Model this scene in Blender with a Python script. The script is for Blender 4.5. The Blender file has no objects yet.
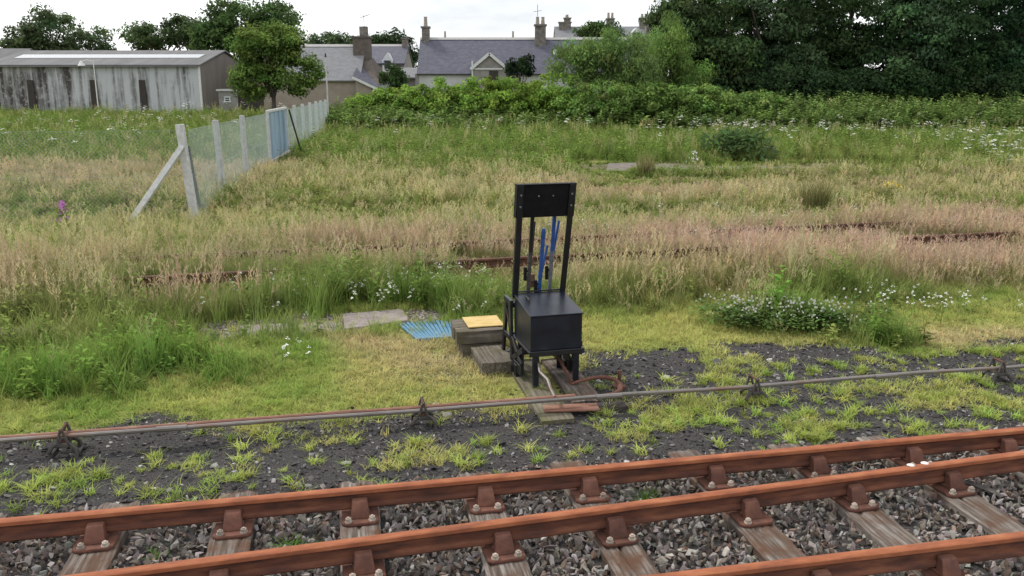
import bpy, bmesh, math, random
import numpy as np
from mathutils import Vector, Matrix

R = math.radians
random.seed(7)
RNG = np.random.default_rng(11)
scene = bpy.context.scene
COL = scene.collection

# ------------------------------------------------------------------ camera
F_PX, PITCH, CAM_H = 850.0, math.atan(203 / 850), 2.9
cam_d = bpy.data.cameras.new('camera')
cam_d.sensor_width = 36.0
cam_d.lens = 36.0 * F_PX / 1024
cam_d.clip_end = 3000
cam_d.clip_start = 0.1
cam = bpy.data.objects.new('camera', cam_d)
COL.objects.link(cam)
cam.location = (0, 0, CAM_H)
cam.rotation_euler = (math.pi / 2 - PITCH, 0, 0)
scene.camera = cam

# ------------------------------------------------------------------ world: bright thin overcast
SUN_EL, SUN_AZ = 50.0, -55.0          # azimuth from +Y, clockwise positive
world = bpy.data.worlds.new('World')
scene.world = world
world.use_nodes = True
wn, wl = world.node_tree.nodes, world.node_tree.links
wn.clear()
w_out = wn.new('ShaderNodeOutputWorld')
w_bg = wn.new('ShaderNodeBackground')
w_bg.inputs['Strength'].default_value = 0.1
w_sky = wn.new('ShaderNodeTexSky')
w_sky.sky_type = 'NISHITA'
w_sky.sun_disc = False
w_sky.sun_elevation = R(SUN_EL)
w_sky.sun_rotation = R(SUN_AZ)
w_tc = wn.new('ShaderNodeTexCoord')
w_map = wn.new('ShaderNodeMapping')
w_map.inputs['Scale'].default_value = (1.0, 1.0, 3.2)
w_noise = wn.new('ShaderNodeTexNoise')
w_noise.inputs['Scale'].default_value = 2.6
w_noise.inputs['Detail'].default_value = 6
w_noise.inputs['Roughness'].default_value = 0.55
w_ramp = wn.new('ShaderNodeValToRGB')
w_ramp.color_ramp.elements[0].position = 0.34
w_ramp.color_ramp.elements[0].color = (4.8, 4.95, 5.2, 1)
w_ramp.color_ramp.elements[1].position = 0.60
w_ramp.color_ramp.elements[1].color = (8.8, 8.85, 8.9, 1)
w_mix = wn.new('ShaderNodeMix')
w_mix.data_type = 'RGBA'
w_mix.inputs[0].default_value = 0.9
wl.new(w_tc.outputs['Generated'], w_map.inputs['Vector'])
wl.new(w_map.outputs[0], w_noise.inputs['Vector'])
wl.new(w_noise.outputs['Fac'], w_ramp.inputs['Fac'])
wl.new(w_sky.outputs[0], w_mix.inputs[6])
wl.new(w_ramp.outputs[0], w_mix.inputs[7])
wl.new(w_mix.outputs[2], w_bg.inputs['Color'])
wl.new(w_bg.outputs[0], w_out.inputs['Surface'])

sun_d = bpy.data.lights.new('sun', 'SUN')
sun_d.energy = 1.5
sun_d.angle = R(10)
sun_d.color = (1.0, 0.95, 0.87)
sun = bpy.data.objects.new('sun', sun_d)
COL.objects.link(sun)
_sd = Vector((math.sin(R(SUN_AZ)) * math.cos(R(SUN_EL)), math.cos(R(SUN_AZ)) * math.cos(R(SUN_EL)), math.sin(R(SUN_EL))))
sun.rotation_euler = _sd.to_track_quat('Z', 'Y').to_euler()
sun.location = (0, 0, 60)

vs = scene.view_settings
vs.view_transform = 'Standard'
vs.look = 'None'
vs.exposure = 0.84
vs.gamma = 1.0
vs.use_curve_mapping = False
scene.cycles.use_denoising = True
scene.cycles.max_bounces = 6
scene.cycles.transparent_max_bounces = 8

# ------------------------------------------------------------------ geometry helpers
def at(u, v, z=0.0):
    """point of the plane at height z seen at picture position (u, v)"""
    dx, dy = (u - 512) / F_PX, (288 - v) / F_PX
    d = Vector((dx, math.cos(PITCH) + dy * math.sin(PITCH), -math.sin(PITCH) + dy * math.cos(PITCH)))
    k = (z - CAM_H) / d.z
    return Vector((0, 0, CAM_H)) + d * k

def atY(u, v, Y):
    dx, dy = (u - 512) / F_PX, (288 - v) / F_PX
    d = Vector((dx, math.cos(PITCH) + dy * math.sin(PITCH), -math.sin(PITCH) + dy * math.cos(PITCH)))
    return Vector((0, 0, CAM_H)) + d * (Y / d.y)

PHI = R(11.41)                        # the tracks run along T, N points away from the platform
T = Vector((math.cos(PHI), math.sin(PHI), 0))
N = Vector((-math.sin(PHI), math.cos(PHI), 0))
def TS(t, s, z=0.0):
    return T * t + N * s + Vector((0, 0, z))

def vnoise(x, y, scale, seed=0):
    x = np.asarray(x, float) / scale + seed * 17.31
    y = np.asarray(y, float) / scale - seed * 9.77
    xi, yi = np.floor(x), np.floor(y)
    fx, fy = x - xi, y - yi
    fx, fy = fx * fx * (3 - 2 * fx), fy * fy * (3 - 2 * fy)
    def h(a, b):
        n = np.sin(a * 127.1 + b * 311.7 + seed * 74.7) * 43758.5453
        return n - np.floor(n)
    return (h(xi, yi) * (1 - fx) + h(xi + 1, yi) * fx) * (1 - fy) + (h(xi, yi + 1) * (1 - fx) + h(xi + 1, yi + 1) * fx) * fy

def fbm(x, y, scale, seed=0):
    return vnoise(x, y, scale, seed) * .55 + vnoise(x, y, scale * .47, seed + 3) * .3 + vnoise(x, y, scale * .21, seed + 5) * .15

def sstep(a, b, x):
    k = np.clip((np.asarray(x, float) - a) / (b - a), 0, 1)
    return k * k * (3 - 2 * k)

def terrain(x, y):
    x = np.asarray(x, float); y = np.asarray(y, float)
    s = -math.sin(PHI) * x + math.cos(PHI) * y
    z = sstep(45, 85, y) * 1.2
    z = z + sstep(7.2, 9.5, s) * (vnoise(x, y, 1.7, 1) - .5) * .07 + sstep(10, 14, s) * (vnoise(x, y, 5, 2) - .5) * .12
    z = z + sstep(11.2, 12.6, s) * (1 - sstep(15.2, 16.6, s)) * .10       # low bank of the old siding
    z = z + sstep(5.85, 6.15, s) * (vnoise(x, y, .45, 4) - .5) * .03
    z = z - (1 - sstep(5.75, 6.1, s)) * .055                              # ballast bed
    return z
def tz(x, y): return float(terrain(x, y))

class MB:
    def __init__(self): self.v, self.f, self.m = [], [], []
    def add(self, vs_, fs, mi=0):
        o = len(self.v); self.v += [tuple(p) for p in vs_]
        for q in fs: self.f.append(tuple(i + o for i in q)); self.m.append(mi)
        return self
    def hexa(self, p, mi=0):          # 8 points: bottom ring then top ring
        return self.add(p, [(3, 2, 1, 0), (4, 5, 6, 7), (0, 1, 5, 4), (1, 2, 6, 5), (2, 3, 7, 6), (3, 0, 4, 7)], mi)
    def box(self, c, s, rz=0.0, mi=0, M=None):
        x, y, z = s[0] / 2, s[1] / 2, s[2] / 2
        p = [Vector(q) for q in ((-x, -y, -z), (x, -y, -z), (x, y, -z), (-x, y, -z), (-x, -y, z), (x, -y, z), (x, y, z), (-x, y, z))]
        m = M if M is not None else Matrix.Rotation(rz, 3, 'Z')
        return self.hexa([m @ q + Vector(c) for q in p], mi)
    def prism(self, poly, a, b, axis='x', mi=0):   # poly in the two other axes, extruded a..b
        n = len(poly)
        def P(k, q):
            return {'x': (k, q[0], q[1]), 'y': (q[0], k, q[1]), 'z': (q[0], q[1], k)}[axis]
        vs_ = [P(a, q) for q in poly] + [P(b, q) for q in poly]
        fs = [tuple(range(n))[::-1], tuple(range(n, 2 * n))] + [(i, (i + 1) % n, n + (i + 1) % n, n + i) for i in range(n)]
        return self.add(vs_, fs, mi)
    def tube(self, pts, rad, n=8, mi=0, flat=1.0):
        pts = [Vector(p) for p in pts]
        if not isinstance(rad, (list, tuple)): rad = [rad] * len(pts)
        rings = []
        for i, p in enumerate(pts):
            d = (pts[min(i + 1, len(pts) - 1)] - pts[max(i - 1, 0)]).normalized()
            up = Vector((0, 0, 1)) if abs(d.z) < .95 else Vector((1, 0, 0))
            a = d.cross(up).normalized(); b = a.cross(d).normalized()
            rings.append([p + a * (rad[i] * math.cos(k * 2 * math.pi / n + .4)) + b * (rad[i] * flat * math.sin(k * 2 * math.pi / n + .4)) for k in range(n)])
        vs_ = [q for r_ in rings for q in r_]
        fs = []
        for i in range(len(pts) - 1):
            for k in range(n):
                k2 = (k + 1) % n
                fs.append((i * n + k, i * n + k2, (i + 1) * n + k2, (i + 1) * n + k))
        fs.append(tuple(range(n))[::-1]); fs.append(tuple(range((len(pts) - 1) * n, len(pts) * n)))
        return self.add(vs_, fs, mi)
    def bar(self, p0, p1, w, d, side=(1, 0, 0), mi=0):     # rectangular bar from p0 to p1
        p0, p1 = Vector(p0), Vector(p1)
        ax = (p1 - p0).normalized(); sd = Vector(side); sd = (sd - ax * sd.dot(ax)).normalized(); ot = ax.cross(sd)
        q = [(-1, -1), (1, -1), (1, 1), (-1, 1)]
        return self.hexa([p0 + sd * (a * w / 2) + ot * (b * d / 2) for a, b in q] + [p1 + sd * (a * w / 2) + ot * (b * d / 2) for a, b in q], mi)
    def build(self, name, mats, parent=None, bevel=0.0, smooth=False, link=True, seg=1):
        me = bpy.data.meshes.new(name)
        me.from_pydata(self.v, [], self.f)
        if not isinstance(mats, (list, tuple)): mats = [mats]
        for m in mats: me.materials.append(m)
        me.polygons.foreach_set('material_index', self.m)
        bm = bmesh.new(); bm.from_mesh(me)
        bmesh.ops.recalc_face_normals(bm, faces=bm.faces)
        if bevel:
            ed = [e for e in bm.edges if len(e.link_faces) == 2 and e.calc_face_angle(0) > .5]
            bmesh.ops.bevel(bm, geom=ed, offset=bevel, segments=seg, affect='EDGES', profile=.5, clamp_overlap=True)
        bm.to_mesh(me); bm.free()
        if smooth:
            me.polygons.foreach_set('use_smooth', [True] * len(me.polygons))
            me.set_sharp_from_angle(angle=R(38))
        me.update()
        return new_obj(name, me, parent, link)

def new_obj(name, me, parent=None, link=True):
    o = bpy.data.objects.new(name, me)
    if link: COL.objects.link(o)
    if parent is not None: o.parent = parent
    return o

def tag(o, label=None, cat=None, group=None, kind=None):
    if label: o['label'] = label
    if cat: o['category'] = cat
    if group: o['group'] = group
    if kind: o['kind'] = kind
    return o

def thing(name, label, cat, loc=(0, 0, 0), rz=0.0, group=None):
    o = bpy.data.objects.new(name, None)
    o.empty_display_size = .2
    COL.objects.link(o)
    o.location = loc; o.rotation_euler = (0, 0, rz)
    return tag(o, label, cat, group)

def copy_tree(o, parent=None):
    c = o.copy(); COL.objects.link(c)
    if parent is not None: c.parent = parent
    for ch in list(o.children): copy_tree(ch, c)
    return c

def mesh_np(name, verts, quads, mats, mat_idx=None, tint=None, attr=None):
    """fast mesh of quads from arrays"""
    me = bpy.data.meshes.new(name)
    nv, nf = len(verts), len(quads)
    k = quads.shape[1]
    me.vertices.add(nv); me.vertices.foreach_set('co', np.asarray(verts, np.float32).ravel())
    me.loops.add(nf * k); me.loops.foreach_set('vertex_index', np.asarray(quads, np.int32).ravel())
    me.polygons.add(nf)
    me.polygons.foreach_set('loop_start', np.arange(0, nf * k, k, dtype=np.int32))
    try: me.polygons.foreach_set('loop_total', np.full(nf, k, np.int32))
    except Exception: pass
    for m in (mats if isinstance(mats, (list, tuple)) else [mats]): me.materials.append(m)
    if mat_idx is not None: me.polygons.foreach_set('material_index', np.asarray(mat_idx, np.int32))
    if tint is not None:
        a = me.attributes.new('tint', 'FLOAT_VECTOR', 'POINT'); a.data.foreach_set('vector', np.asarray(tint, np.float32).ravel())
    if attr is not None:
        for nm, arr in attr.items():
            a = me.attributes.new(nm, 'FLOAT', 'POINT'); a.data.foreach_set('value', np.asarray(arr, np.float32).ravel())
    me.update(calc_edges=True)
    me.validate()
    return me

# ------------------------------------------------------------------ materials
def ramp(nt, stops):
    r = nt.nodes.new('ShaderNodeValToRGB')
    el = r.color_ramp.elements
    while len(el) < len(stops): el.new(.5)
    for e, (p, c) in zip(el, stops): e.position = p; e.color = (*c, 1)
    return r

def base_mat(name):
    m = bpy.data.materials.new(name); m.use_nodes = True
    nt = m.node_tree
    return m, nt, nt.nodes['Principled BSDF']

def noisy(name, stops, scale=8, rough=.8, detail=5, bump=.0, bscale=None, stretch=(1, 1, 1), spec=.3, metallic=0.0, vary=0.0, rough2=None, nrough=.6, dist=.01):
    """colour ramp over stretched object-space noise; optional bump; optional per-object variation"""
    m, nt, bs = base_mat(name)
    n, l = nt.nodes, nt.links
    tc = n.new('ShaderNodeTexCoord'); mp = n.new('ShaderNodeMapping')
    mp.inputs['Scale'].default_value = stretch
    l.new(tc.outputs['Object'], mp.inputs['Vector'])
    oi = n.new('ShaderNodeObjectInfo')
    add = n.new('ShaderNodeVectorMath'); add.operation = 'MULTIPLY_ADD'
    comb = n.new('ShaderNodeCombineXYZ')
    for i in range(3): l.new(oi.outputs['Random'], comb.inputs[i])
    add.inputs[1].default_value = (37, 53, 71)
    l.new(comb.outputs[0], add.inputs[0]); l.new(mp.outputs[0], add.inputs[2])
    tx = n.new('ShaderNodeTexNoise')
    tx.inputs['Scale'].default_value = scale; tx.inputs['Detail'].default_value = detail; tx.inputs['Roughness'].default_value = nrough
    l.new(add.outputs[0], tx.inputs['Vector'])
    rp = ramp(nt, stops)
    l.new(tx.outputs['Fac'], rp.inputs['Fac'])
    out = rp.outputs[0]
    if vary:
        hs = n.new('ShaderNodeHueSaturation')
        mr = n.new('ShaderNodeMapRange'); mr.inputs[3].default_value = 1 - vary; mr.inputs[4].default_value = 1 + vary
        l.new(oi.outputs['Random'], mr.inputs[0]); l.new(mr.outputs[0], hs.inputs['Value'])
        l.new(out, hs.inputs['Color']); out = hs.outputs[0]
    l.new(out, bs.inputs['Base Color'])
    bs.inputs['Roughness'].default_value = rough
    if rough2 is not None:
        mr2 = n.new('ShaderNodeMapRange'); mr2.inputs[3].default_value = rough; mr2.inputs[4].default_value = rough2
        l.new(tx.outputs['Fac'], mr2.inputs[0]); l.new(mr2.outputs[0], bs.inputs['Roughness'])
    bs.inputs['Specular IOR Level'].default_value = spec
    bs.inputs['Metallic'].default_value = metallic
    if bump:
        t2 = n.new('ShaderNodeTexNoise'); t2.inputs['Scale'].default_value = bscale or scale * 3; t2.inputs['Detail'].default_value = 5
        l.new(add.outputs[0], t2.inputs['Vector'])
        b = n.new('ShaderNodeBump'); b.inputs['Strength'].default_value = bump; b.inputs['Distance'].default_value = dist
        l.new(t2.outputs['Fac'], b.inputs['Height']); l.new(b.outputs[0], bs.inputs['Normal'])
    return m

def veg_mat(name, instancer=True, up=.45, trans=.3, gloss=.0):
    """leaf or blade: colour 'tint' at the root, 'tip' at the end of a blade (attribute g), partly translucent"""
    m, nt, bs = base_mat(name)
    n, l = nt.nodes, nt.links
    n.remove(bs)
    at1 = n.new('ShaderNodeAttribute'); at1.attribute_name = 'tint'; at1.attribute_type = 'INSTANCER' if instancer else 'GEOMETRY'
    col = at1.outputs['Vector']
    if instancer:
        at2 = n.new('ShaderNodeAttribute'); at2.attribute_name = 'tip'; at2.attribute_type = 'INSTANCER'
        ag = n.new('ShaderNodeAttribute'); ag.attribute_name = 'g'; ag.attribute_type = 'GEOMETRY'
        mx = n.new('ShaderNodeMix'); mx.data_type = 'RGBA'
        l.new(ag.outputs['Fac'], mx.inputs[0]); l.new(at1.outputs['Vector'], mx.inputs[6]); l.new(at2.outputs['Vector'], mx.inputs[7])
        col = mx.outputs[2]
    geo = n.new('ShaderNodeNewGeometry')
    vm = n.new('ShaderNodeVectorMath'); vm.operation = 'MULTIPLY_ADD'
    vm.inputs[1].default_value = (1 - up,) * 3; vm.inputs[2].default_value = (0, 0, up)
    l.new(geo.outputs['Normal'], vm.inputs[0])
    nn = n.new('ShaderNodeVectorMath'); nn.operation = 'NORMALIZE'
    l.new(vm.outputs[0], nn.inputs[0])
    df = n.new('ShaderNodeBsdfDiffuse'); tr = n.new('ShaderNodeBsdfTranslucent')
    l.new(col, df.inputs['Color']); l.new(nn.outputs[0], df.inputs['Normal'])
    l.new(col, tr.inputs['Color'])
    ms = n.new('ShaderNodeMixShader'); ms.inputs[0].default_value = trans
    l.new(df.outputs[0], ms.inputs[1]); l.new(tr.outputs[0], ms.inputs[2])
    l.new(ms.outputs[0], n['Material Output'].inputs['Surface'])
    return m

def plain(name, c, rough=.6, spec=.3):
    return noisy(name, [(.3, tuple(x * .85 for x in c)), (.7, tuple(min(1, x * 1.12) for x in c))], 9, rough, spec=spec)

M = {}
M['rust_head'] = noisy('rust_rail', [(.30, (.15, .056, .032)), (.5, (.28, .092, .042)), (.68, (.36, .140, .066))], 14, .8, 10, .5, 70, (.30, 1, 1), spec=.25, dist=.002)
M['rust_side'] = noisy('rust_rail_side', [(.30, (.060, .031, .025)), (.5, (.125, .052, .034)), (.70, (.21, .085, .048))], 11, .88, 10, .6, 60, (.35, 1, 1.6), spec=.2, dist=.002)
M['rust_chair'] = noisy('rust_chair', [(.25, (.075, .036, .028)), (.55, (.14, .062, .043)), (.8, (.20, .085, .052))], 14, .8, 6, .4, 70, spec=.25, vary=.2, dist=.003)
M['rust_dark'] = noisy('rust_dark', [(.25, (.05, .030, .024)), (.6, (.12, .055, .036)), (.8, (.18, .085, .05))], 12, .8, 6, .3, 60, spec=.25, dist=.003)
M['bolt'] = noisy('bolt_steel', [(.3, (.24, .18, .14)), (.7, (.46, .41, .35))], 40, .55, spec=.5, vary=.25)
M['rod_grey'] = noisy('rod_steel', [(.3, (.13, .115, .105)), (.5, (.21, .19, .178)), (.72, (.19, .105, .07))], 5, .42, 8, .25, 60, (.5, 1, 1), spec=.5, metallic=.45, dist=.002)
M['rod_rust'] = noisy('rod_rust', [(.3, (.12, .055, .036)), (.55, (.23, .105, .068)), (.75, (.33, .22, .17))], 6.0, .6, 6, .2, 60, (.5, 1, 1), spec=.4, dist=.002)
M['iron'] = noisy('cast_iron', [(.3, (.035, .032, .030)), (.7, (.095, .085, .078))], 20, .65, 5, .3, 60, spec=.4, dist=.003)
M['black'] = noisy('black_paint', [(.35, (.005, .0055, .007)), (.6, (.009, .0095, .012)), (.85, (.03, .027, .024))], 7, .32, 7, .12, 40, spec=.5, rough2=.55, dist=.002)
M['black_flat'] = noisy('black_board', [(.4, (.004, .004, .0055)), (.85, (.010, .010, .012))], 12, .6, spec=.2)
M['navy'] = noisy('navy_black_paint', [(.3, (.0028, .0045, .009)), (.6, (.0045, .008, .017)), (.85, (.016, .020, .027))], 6, .20, 7, .12, 30, spec=.55, rough2=.5, dist=.002)
M['blue'] = noisy('blue_paint', [(.3, (.015, .055, .21)), (.7, (.035, .10, .33))], 14, .4, spec=.45)
M['steel'] = noisy('lever_steel', [(.3, (.10, .11, .13)), (.7, (.20, .21, .23))], 16, .5, spec=.5)
M['brass'] = noisy('brown_lock', [(.3, (.09, .045, .025)), (.7, (.19, .10, .06))], 25, .6, spec=.4)
M['yellow'] = noisy('yellow_board', [(.3, (.40, .27, .09)), (.55, (.55, .40, .16)), (.75, (.48, .37, .22))], 6, .75, 6, .15, 50, (1, 3, 1))
M['grating'] = noisy('blue_grating', [(.3, (.06, .16, .26)), (.7, (.12, .26, .38))], 9, .55, spec=.35)
M['slab'] = noisy('grey_slab', [(.25, (.16, .135, .125)), (.5, (.25, .215, .205)), (.75, (.33, .29, .275))], 9, .9, 8, .5, 40, spec=.15, dist=.01)
M['slab_old'] = noisy('old_paving', [(.25, (.10, .085, .075)), (.5, (.17, .148, .132)), (.75, (.24, .21, .185))], 5, .95, 8, .5, 20, spec=.1)
M['concrete'] = noisy('concrete_post', [(.3, (.38, .38, .37)), (.7, (.56, .56, .55))], 12, .9, 6, .3, 60, spec=.15, vary=.1)
M['wire'] = plain('wire', (.36, .42, .42), .5)
M['gate_blue'] = noisy('gate_blue', [(.3, (.19, .28, .38)), (.7, (.30, .40, .49))], 1.5, .6, 5, stretch=(1, 1, .3), vary=.18)
M['white_paint'] = plain('white_paint', (.62, .62, .60))
M['dark_wood'] = noisy('dark_wood', [(.3, (.025, .022, .02)), (.7, (.06, .05, .045))], 10, .8)
M['glass'] = plain('window_glass', (.04, .045, .05), .15, .5)
M['stump'] = noisy('stump', [(.3, (.07, .06, .05)), (.7, (.16, .14, .11))], 20, .9)
M['leaf'] = veg_mat('leaf', False, .5, .35)
M['leaf_dark'] = veg_mat('leaf_dense', False, .35, .25)
M['blade'] = veg_mat('grass_blade', True, .5, .35)
M['bark'] = noisy('bark', [(.3, (.05, .042, .034)), (.7, (.12, .10, .08))], 6, .9, 6, .5, 20, (1, 1, .3))
M['petal'] = plain('white_petal', (.72, .72, .66), .8)
M['petal_pink'] = plain('pink_petal', (.58, .24, .56), .8)
M['petal_yellow'] = plain('yellow_petal', (.70, .52, .03), .8)

def wood(name, dark, mid, light, moss=None):
    """weathered timber: grain along local y, long splits"""
    m, nt, bs = base_mat(name)
    n, l = nt.nodes, nt.links
    tc = n.new('ShaderNodeTexCoord'); oi = n.new('ShaderNodeObjectInfo')
    comb = n.new('ShaderNodeCombineXYZ')
    for i in range(3): l.new(oi.outputs['Random'], comb.inputs[i])
    sc = n.new('ShaderNodeVectorMath'); sc.operation = 'MULTIPLY_ADD'; sc.inputs[1].default_value = (19, 31, 7)
    l.new(comb.outputs[0], sc.inputs[0]); l.new(tc.outputs['Object'], sc.inputs[2])
    mp = n.new('ShaderNodeMapping'); mp.inputs['Scale'].default_value = (38, 1.6, 20)
    l.new(sc.outputs[0], mp.inputs['Vector'])
    g = n.new('ShaderNodeTexNoise'); g.inputs['Scale'].default_value = 1.0; g.inputs['Detail'].default_value = 7; g.inputs['Roughness'].default_value = .7
    l.new(mp.outputs[0], g.inputs['Vector'])
    big = n.new('ShaderNodeTexNoise'); big.inputs['Scale'].default_value = 5; big.inputs['Detail'].default_value = 5
    l.new(sc.outputs[0], big.inputs['Vector'])
    r1 = ramp(nt, [(.30, dark), (.48, mid), (.70, light)])
    l.new(g.outputs['Fac'], r1.inputs['Fac'])
    mx = n.new('ShaderNodeMix'); mx.data_type = 'RGBA'
    r2 = ramp(nt, [(.45, (0, 0, 0)), (.70, (1, 1, 1))]); l.new(big.outputs['Fac'], r2.inputs['Fac'])
    l.new(r2.outputs[0], mx.inputs[0]); l.new(r1.outputs[0], mx.inputs[6])
    mx.inputs[7].default_value = (*(moss or (.10, .055, .035)), 1)
    l.new(mx.outputs[2], bs.inputs['Base Color'])
    bs.inputs['Roughness'].default_value = .9; bs.inputs['Specular IOR Level'].default_value = .15
    b = n.new('ShaderNodeBump'); b.inputs['Strength'].default_value = .7; b.inputs['Distance'].default_value = .006
    l.new(g.outputs['Fac'], b.inputs['Height']); l.new(b.outputs[0], bs.inputs['Normal'])
    return m
M['sleeper'] = wood('sleeper_wood', (.030, .024, .020), (.125, .102, .086), (.31, .285, .26))
M['step_wood'] = wood('step_wood', (.035, .030, .026), (.115, .100, .082), (.24, .21, .17), (.095, .085, .045))
M['plank_wood'] = wood('plank_wood', (.05, .043, .033), (.13, .115, .085), (.22, .20, .15), (.11, .115, .04))

# ground: soil under the meadow, black ash along the line, stony bed under the track
def ground_mat():
    m, nt, bs = base_mat('ground')
    n, l = nt.nodes, nt.links
    tc = n.new('ShaderNodeTexCoord')
    a = n.new('ShaderNodeAttribute'); a.attribute_name = 'ash'
    g = n.new('ShaderNodeAttribute'); g.attribute_name = 'green'
    def noise(scale, det=6, ro=.65):
        t = n.new('ShaderNodeTexNoise'); t.inputs['Scale'].default_value = scale; t.inputs['Detail'].default_value = det; t.inputs['Roughness'].default_value = ro
        l.new(tc.outputs['Object'], t.inputs['Vector']); return t
    def mixc(f, c1, c2):
        x = n.new('ShaderNodeMix'); x.data_type = 'RGBA'
        for i, c in ((0, f), (6, c1), (7, c2)):
            if hasattr(c, 'is_linked') or hasattr(c, 'node'): l.new(c, x.inputs[i])
            elif i == 0: x.inputs[0].default_value = c
            else: x.inputs[i].default_value = (*c, 1)
        return x.outputs[2]
    n1, n2, n3 = noise(3.0), noise(22.0), noise(90.0, 3)
    ash_c = ramp(nt, [(.28, (.022, .021, .021)), (.52, (.055, .052, .051)), (.75, (.14, .132, .125))]); l.new(n3.outputs['Fac'], ash_c.inputs['Fac'])
    soil = ramp(nt, [(.3, (.075, .06, .04)), (.55, (.14, .12, .075)), (.75, (.20, .17, .11))]); l.new(n2.outputs['Fac'], soil.inputs['Fac'])
    turf = ramp(nt, [(.3, (.12, .13, .04)), (.55, (.24, .24, .075)), (.75, (.34, .31, .13))]); l.new(n2.outputs['Fac'], turf.inputs['Fac'])
    def fac(attr, amt):
        ma = n.new('ShaderNodeMath'); ma.operation = 'MULTIPLY_ADD'; ma.inputs[1].default_value = amt; ma.inputs[2].default_value = -amt / 2
        l.new(n2.outputs['Fac'], ma.inputs[0])
        mb = n.new('ShaderNodeMath'); mb.operation = 'ADD'; l.new(attr.outputs['Fac'], mb.inputs[0]); l.new(ma.outputs[0], mb.inputs[1])
        r_ = ramp(nt, [(.42, (0, 0, 0)), (.58, (1, 1, 1))]); l.new(mb.outputs[0], r_.inputs['Fac']); return r_.outputs[0]
    c = mixc(fac(g, 1.0), soil.outputs[0], turf.outputs[0])
    c = mixc(fac(a, 1.2), c, ash_c.outputs[0])
    l.new(c, bs.inputs['Base Color'])
    bs.inputs['Roughness'].default_value = .95; bs.inputs['Specular IOR Level'].default_value = .1
    b = n.new('ShaderNodeBump'); b.inputs['Strength'].default_value = .6; b.inputs['Distance'].default_value = .02
    l.new(n3.outputs['Fac'], b.inputs['Height']); l.new(b.outputs[0], bs.inputs['Normal'])
    return m

# ------------------------------------------------------------------ zones of the ground, in metres
def st(x, y):
    return math.cos(PHI) * x + math.sin(PHI) * y, -math.sin(PHI) * x + math.cos(PHI) * y

def ash_map(x, y):
    t, s = st(x, y)
    edge = 7.25 + 1.35 * sstep(1.6, 2.8, t) * (1 - .55 * sstep(3.2, 6.5, t)) + .25 * sstep(-.3, .8, t)
    edge = edge + (fbm(x, y, .9, 21) - .5) * 1.3
    a = 1 - sstep(-.35, .35, s - edge)
    return a

def ell(x, y, cx, cy, rx, ry):
    return np.exp(-(((x - cx) / rx) ** 2 + ((y - cy) / ry) ** 2))

PATH = [(at(-20, 335), at(60, 333), .30), (at(60, 333), at(230, 331), .12), (at(230, 331), at(350, 322), .42), (at(350, 322), at(430, 316), .30)]
def path_map(x, y):
    r = np.zeros_like(np.asarray(x, float))
    for p, q, w in PATH:
        dx, dy = q.x - p.x, q.y - p.y
        k = np.clip(((x - p.x) * dx + (y - p.y) * dy) / (dx * dx + dy * dy), 0, 1)
        d = np.hypot(x - p.x - k * dx, y - p.y - k * dy)
        r = np.maximum(r, 1 - sstep(w * .8, w * 1.35, d + (vnoise(x, y, .35, 9) - .5) * .25))
    return r

def strip0(x, y):
    p, q = at(600, 166), at(900, 170)
    k = np.clip(((x - p.x) * (q.x - p.x) + (y - p.y) * (q.y - p.y)) / ((q - p).length ** 2), 0, 1)
    return 1 - sstep(1.0, 2.4, np.hypot(x - p.x - k * (q.x - p.x), y - p.y - k * (q.y - p.y)))
# ------------------------------------------------------------------ the ground sheet
def axis_pts(lo, hi, step, far_lo, far_hi):
    a = list(np.arange(lo, hi + 1e-6, step))
    k, s_ = hi, step
    while k < far_hi: s_ *= 1.16; k += s_; a.append(k)
    k, s_ = lo, step
    b = []
    while k > far_lo: s_ *= 1.16; k -= s_; b.append(k)
    return np.array(b[::-1] + a)
gx = axis_pts(-8, 8, .11, -900, 900)
gy = axis_pts(3.4, 12.5, .10, -60, 1800)
GX, GY = np.meshgrid(gx, gy)
gv = np.stack([GX.ravel(), GY.ravel(), terrain(GX.ravel(), GY.ravel())], 1)
nx_, ny_ = len(gx), len(gy)
ii = np.arange((ny_ - 1) * nx_).reshape(ny_ - 1, nx_)[:, :-1].ravel()
gq = np.stack([ii, ii + 1, ii + nx_ + 1, ii + nx_], 1)
_t, _s = st(gv[:, 0], gv[:, 1])
green = (1 - .8 * (gv[:, 1] > 25) * (gv[:, 1] < 36) * strip0(gv[:, 0], gv[:, 1])) * np.clip(sstep(7.0, 7.6, _s) * (.25 + fbm(gv[:, 0], gv[:, 1], 1.3, 31)) - path_map(gv[:, 0], gv[:, 1]) - .5 * ell(gv[:, 0], gv[:, 1], -.55, 8.6, .8, .5), 0, 1)
gme = mesh_np('ground', gv, gq, ground_mat(), attr={'ash': ash_map(gv[:, 0], gv[:, 1]), 'green': green})
gme.polygons.foreach_set('use_smooth', np.ones(len(gq), bool))
ground = tag(new_obj('ground', gme), 'level grassy railway ground with a strip of black ash beside the track', 'ground', kind='structure')

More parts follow.
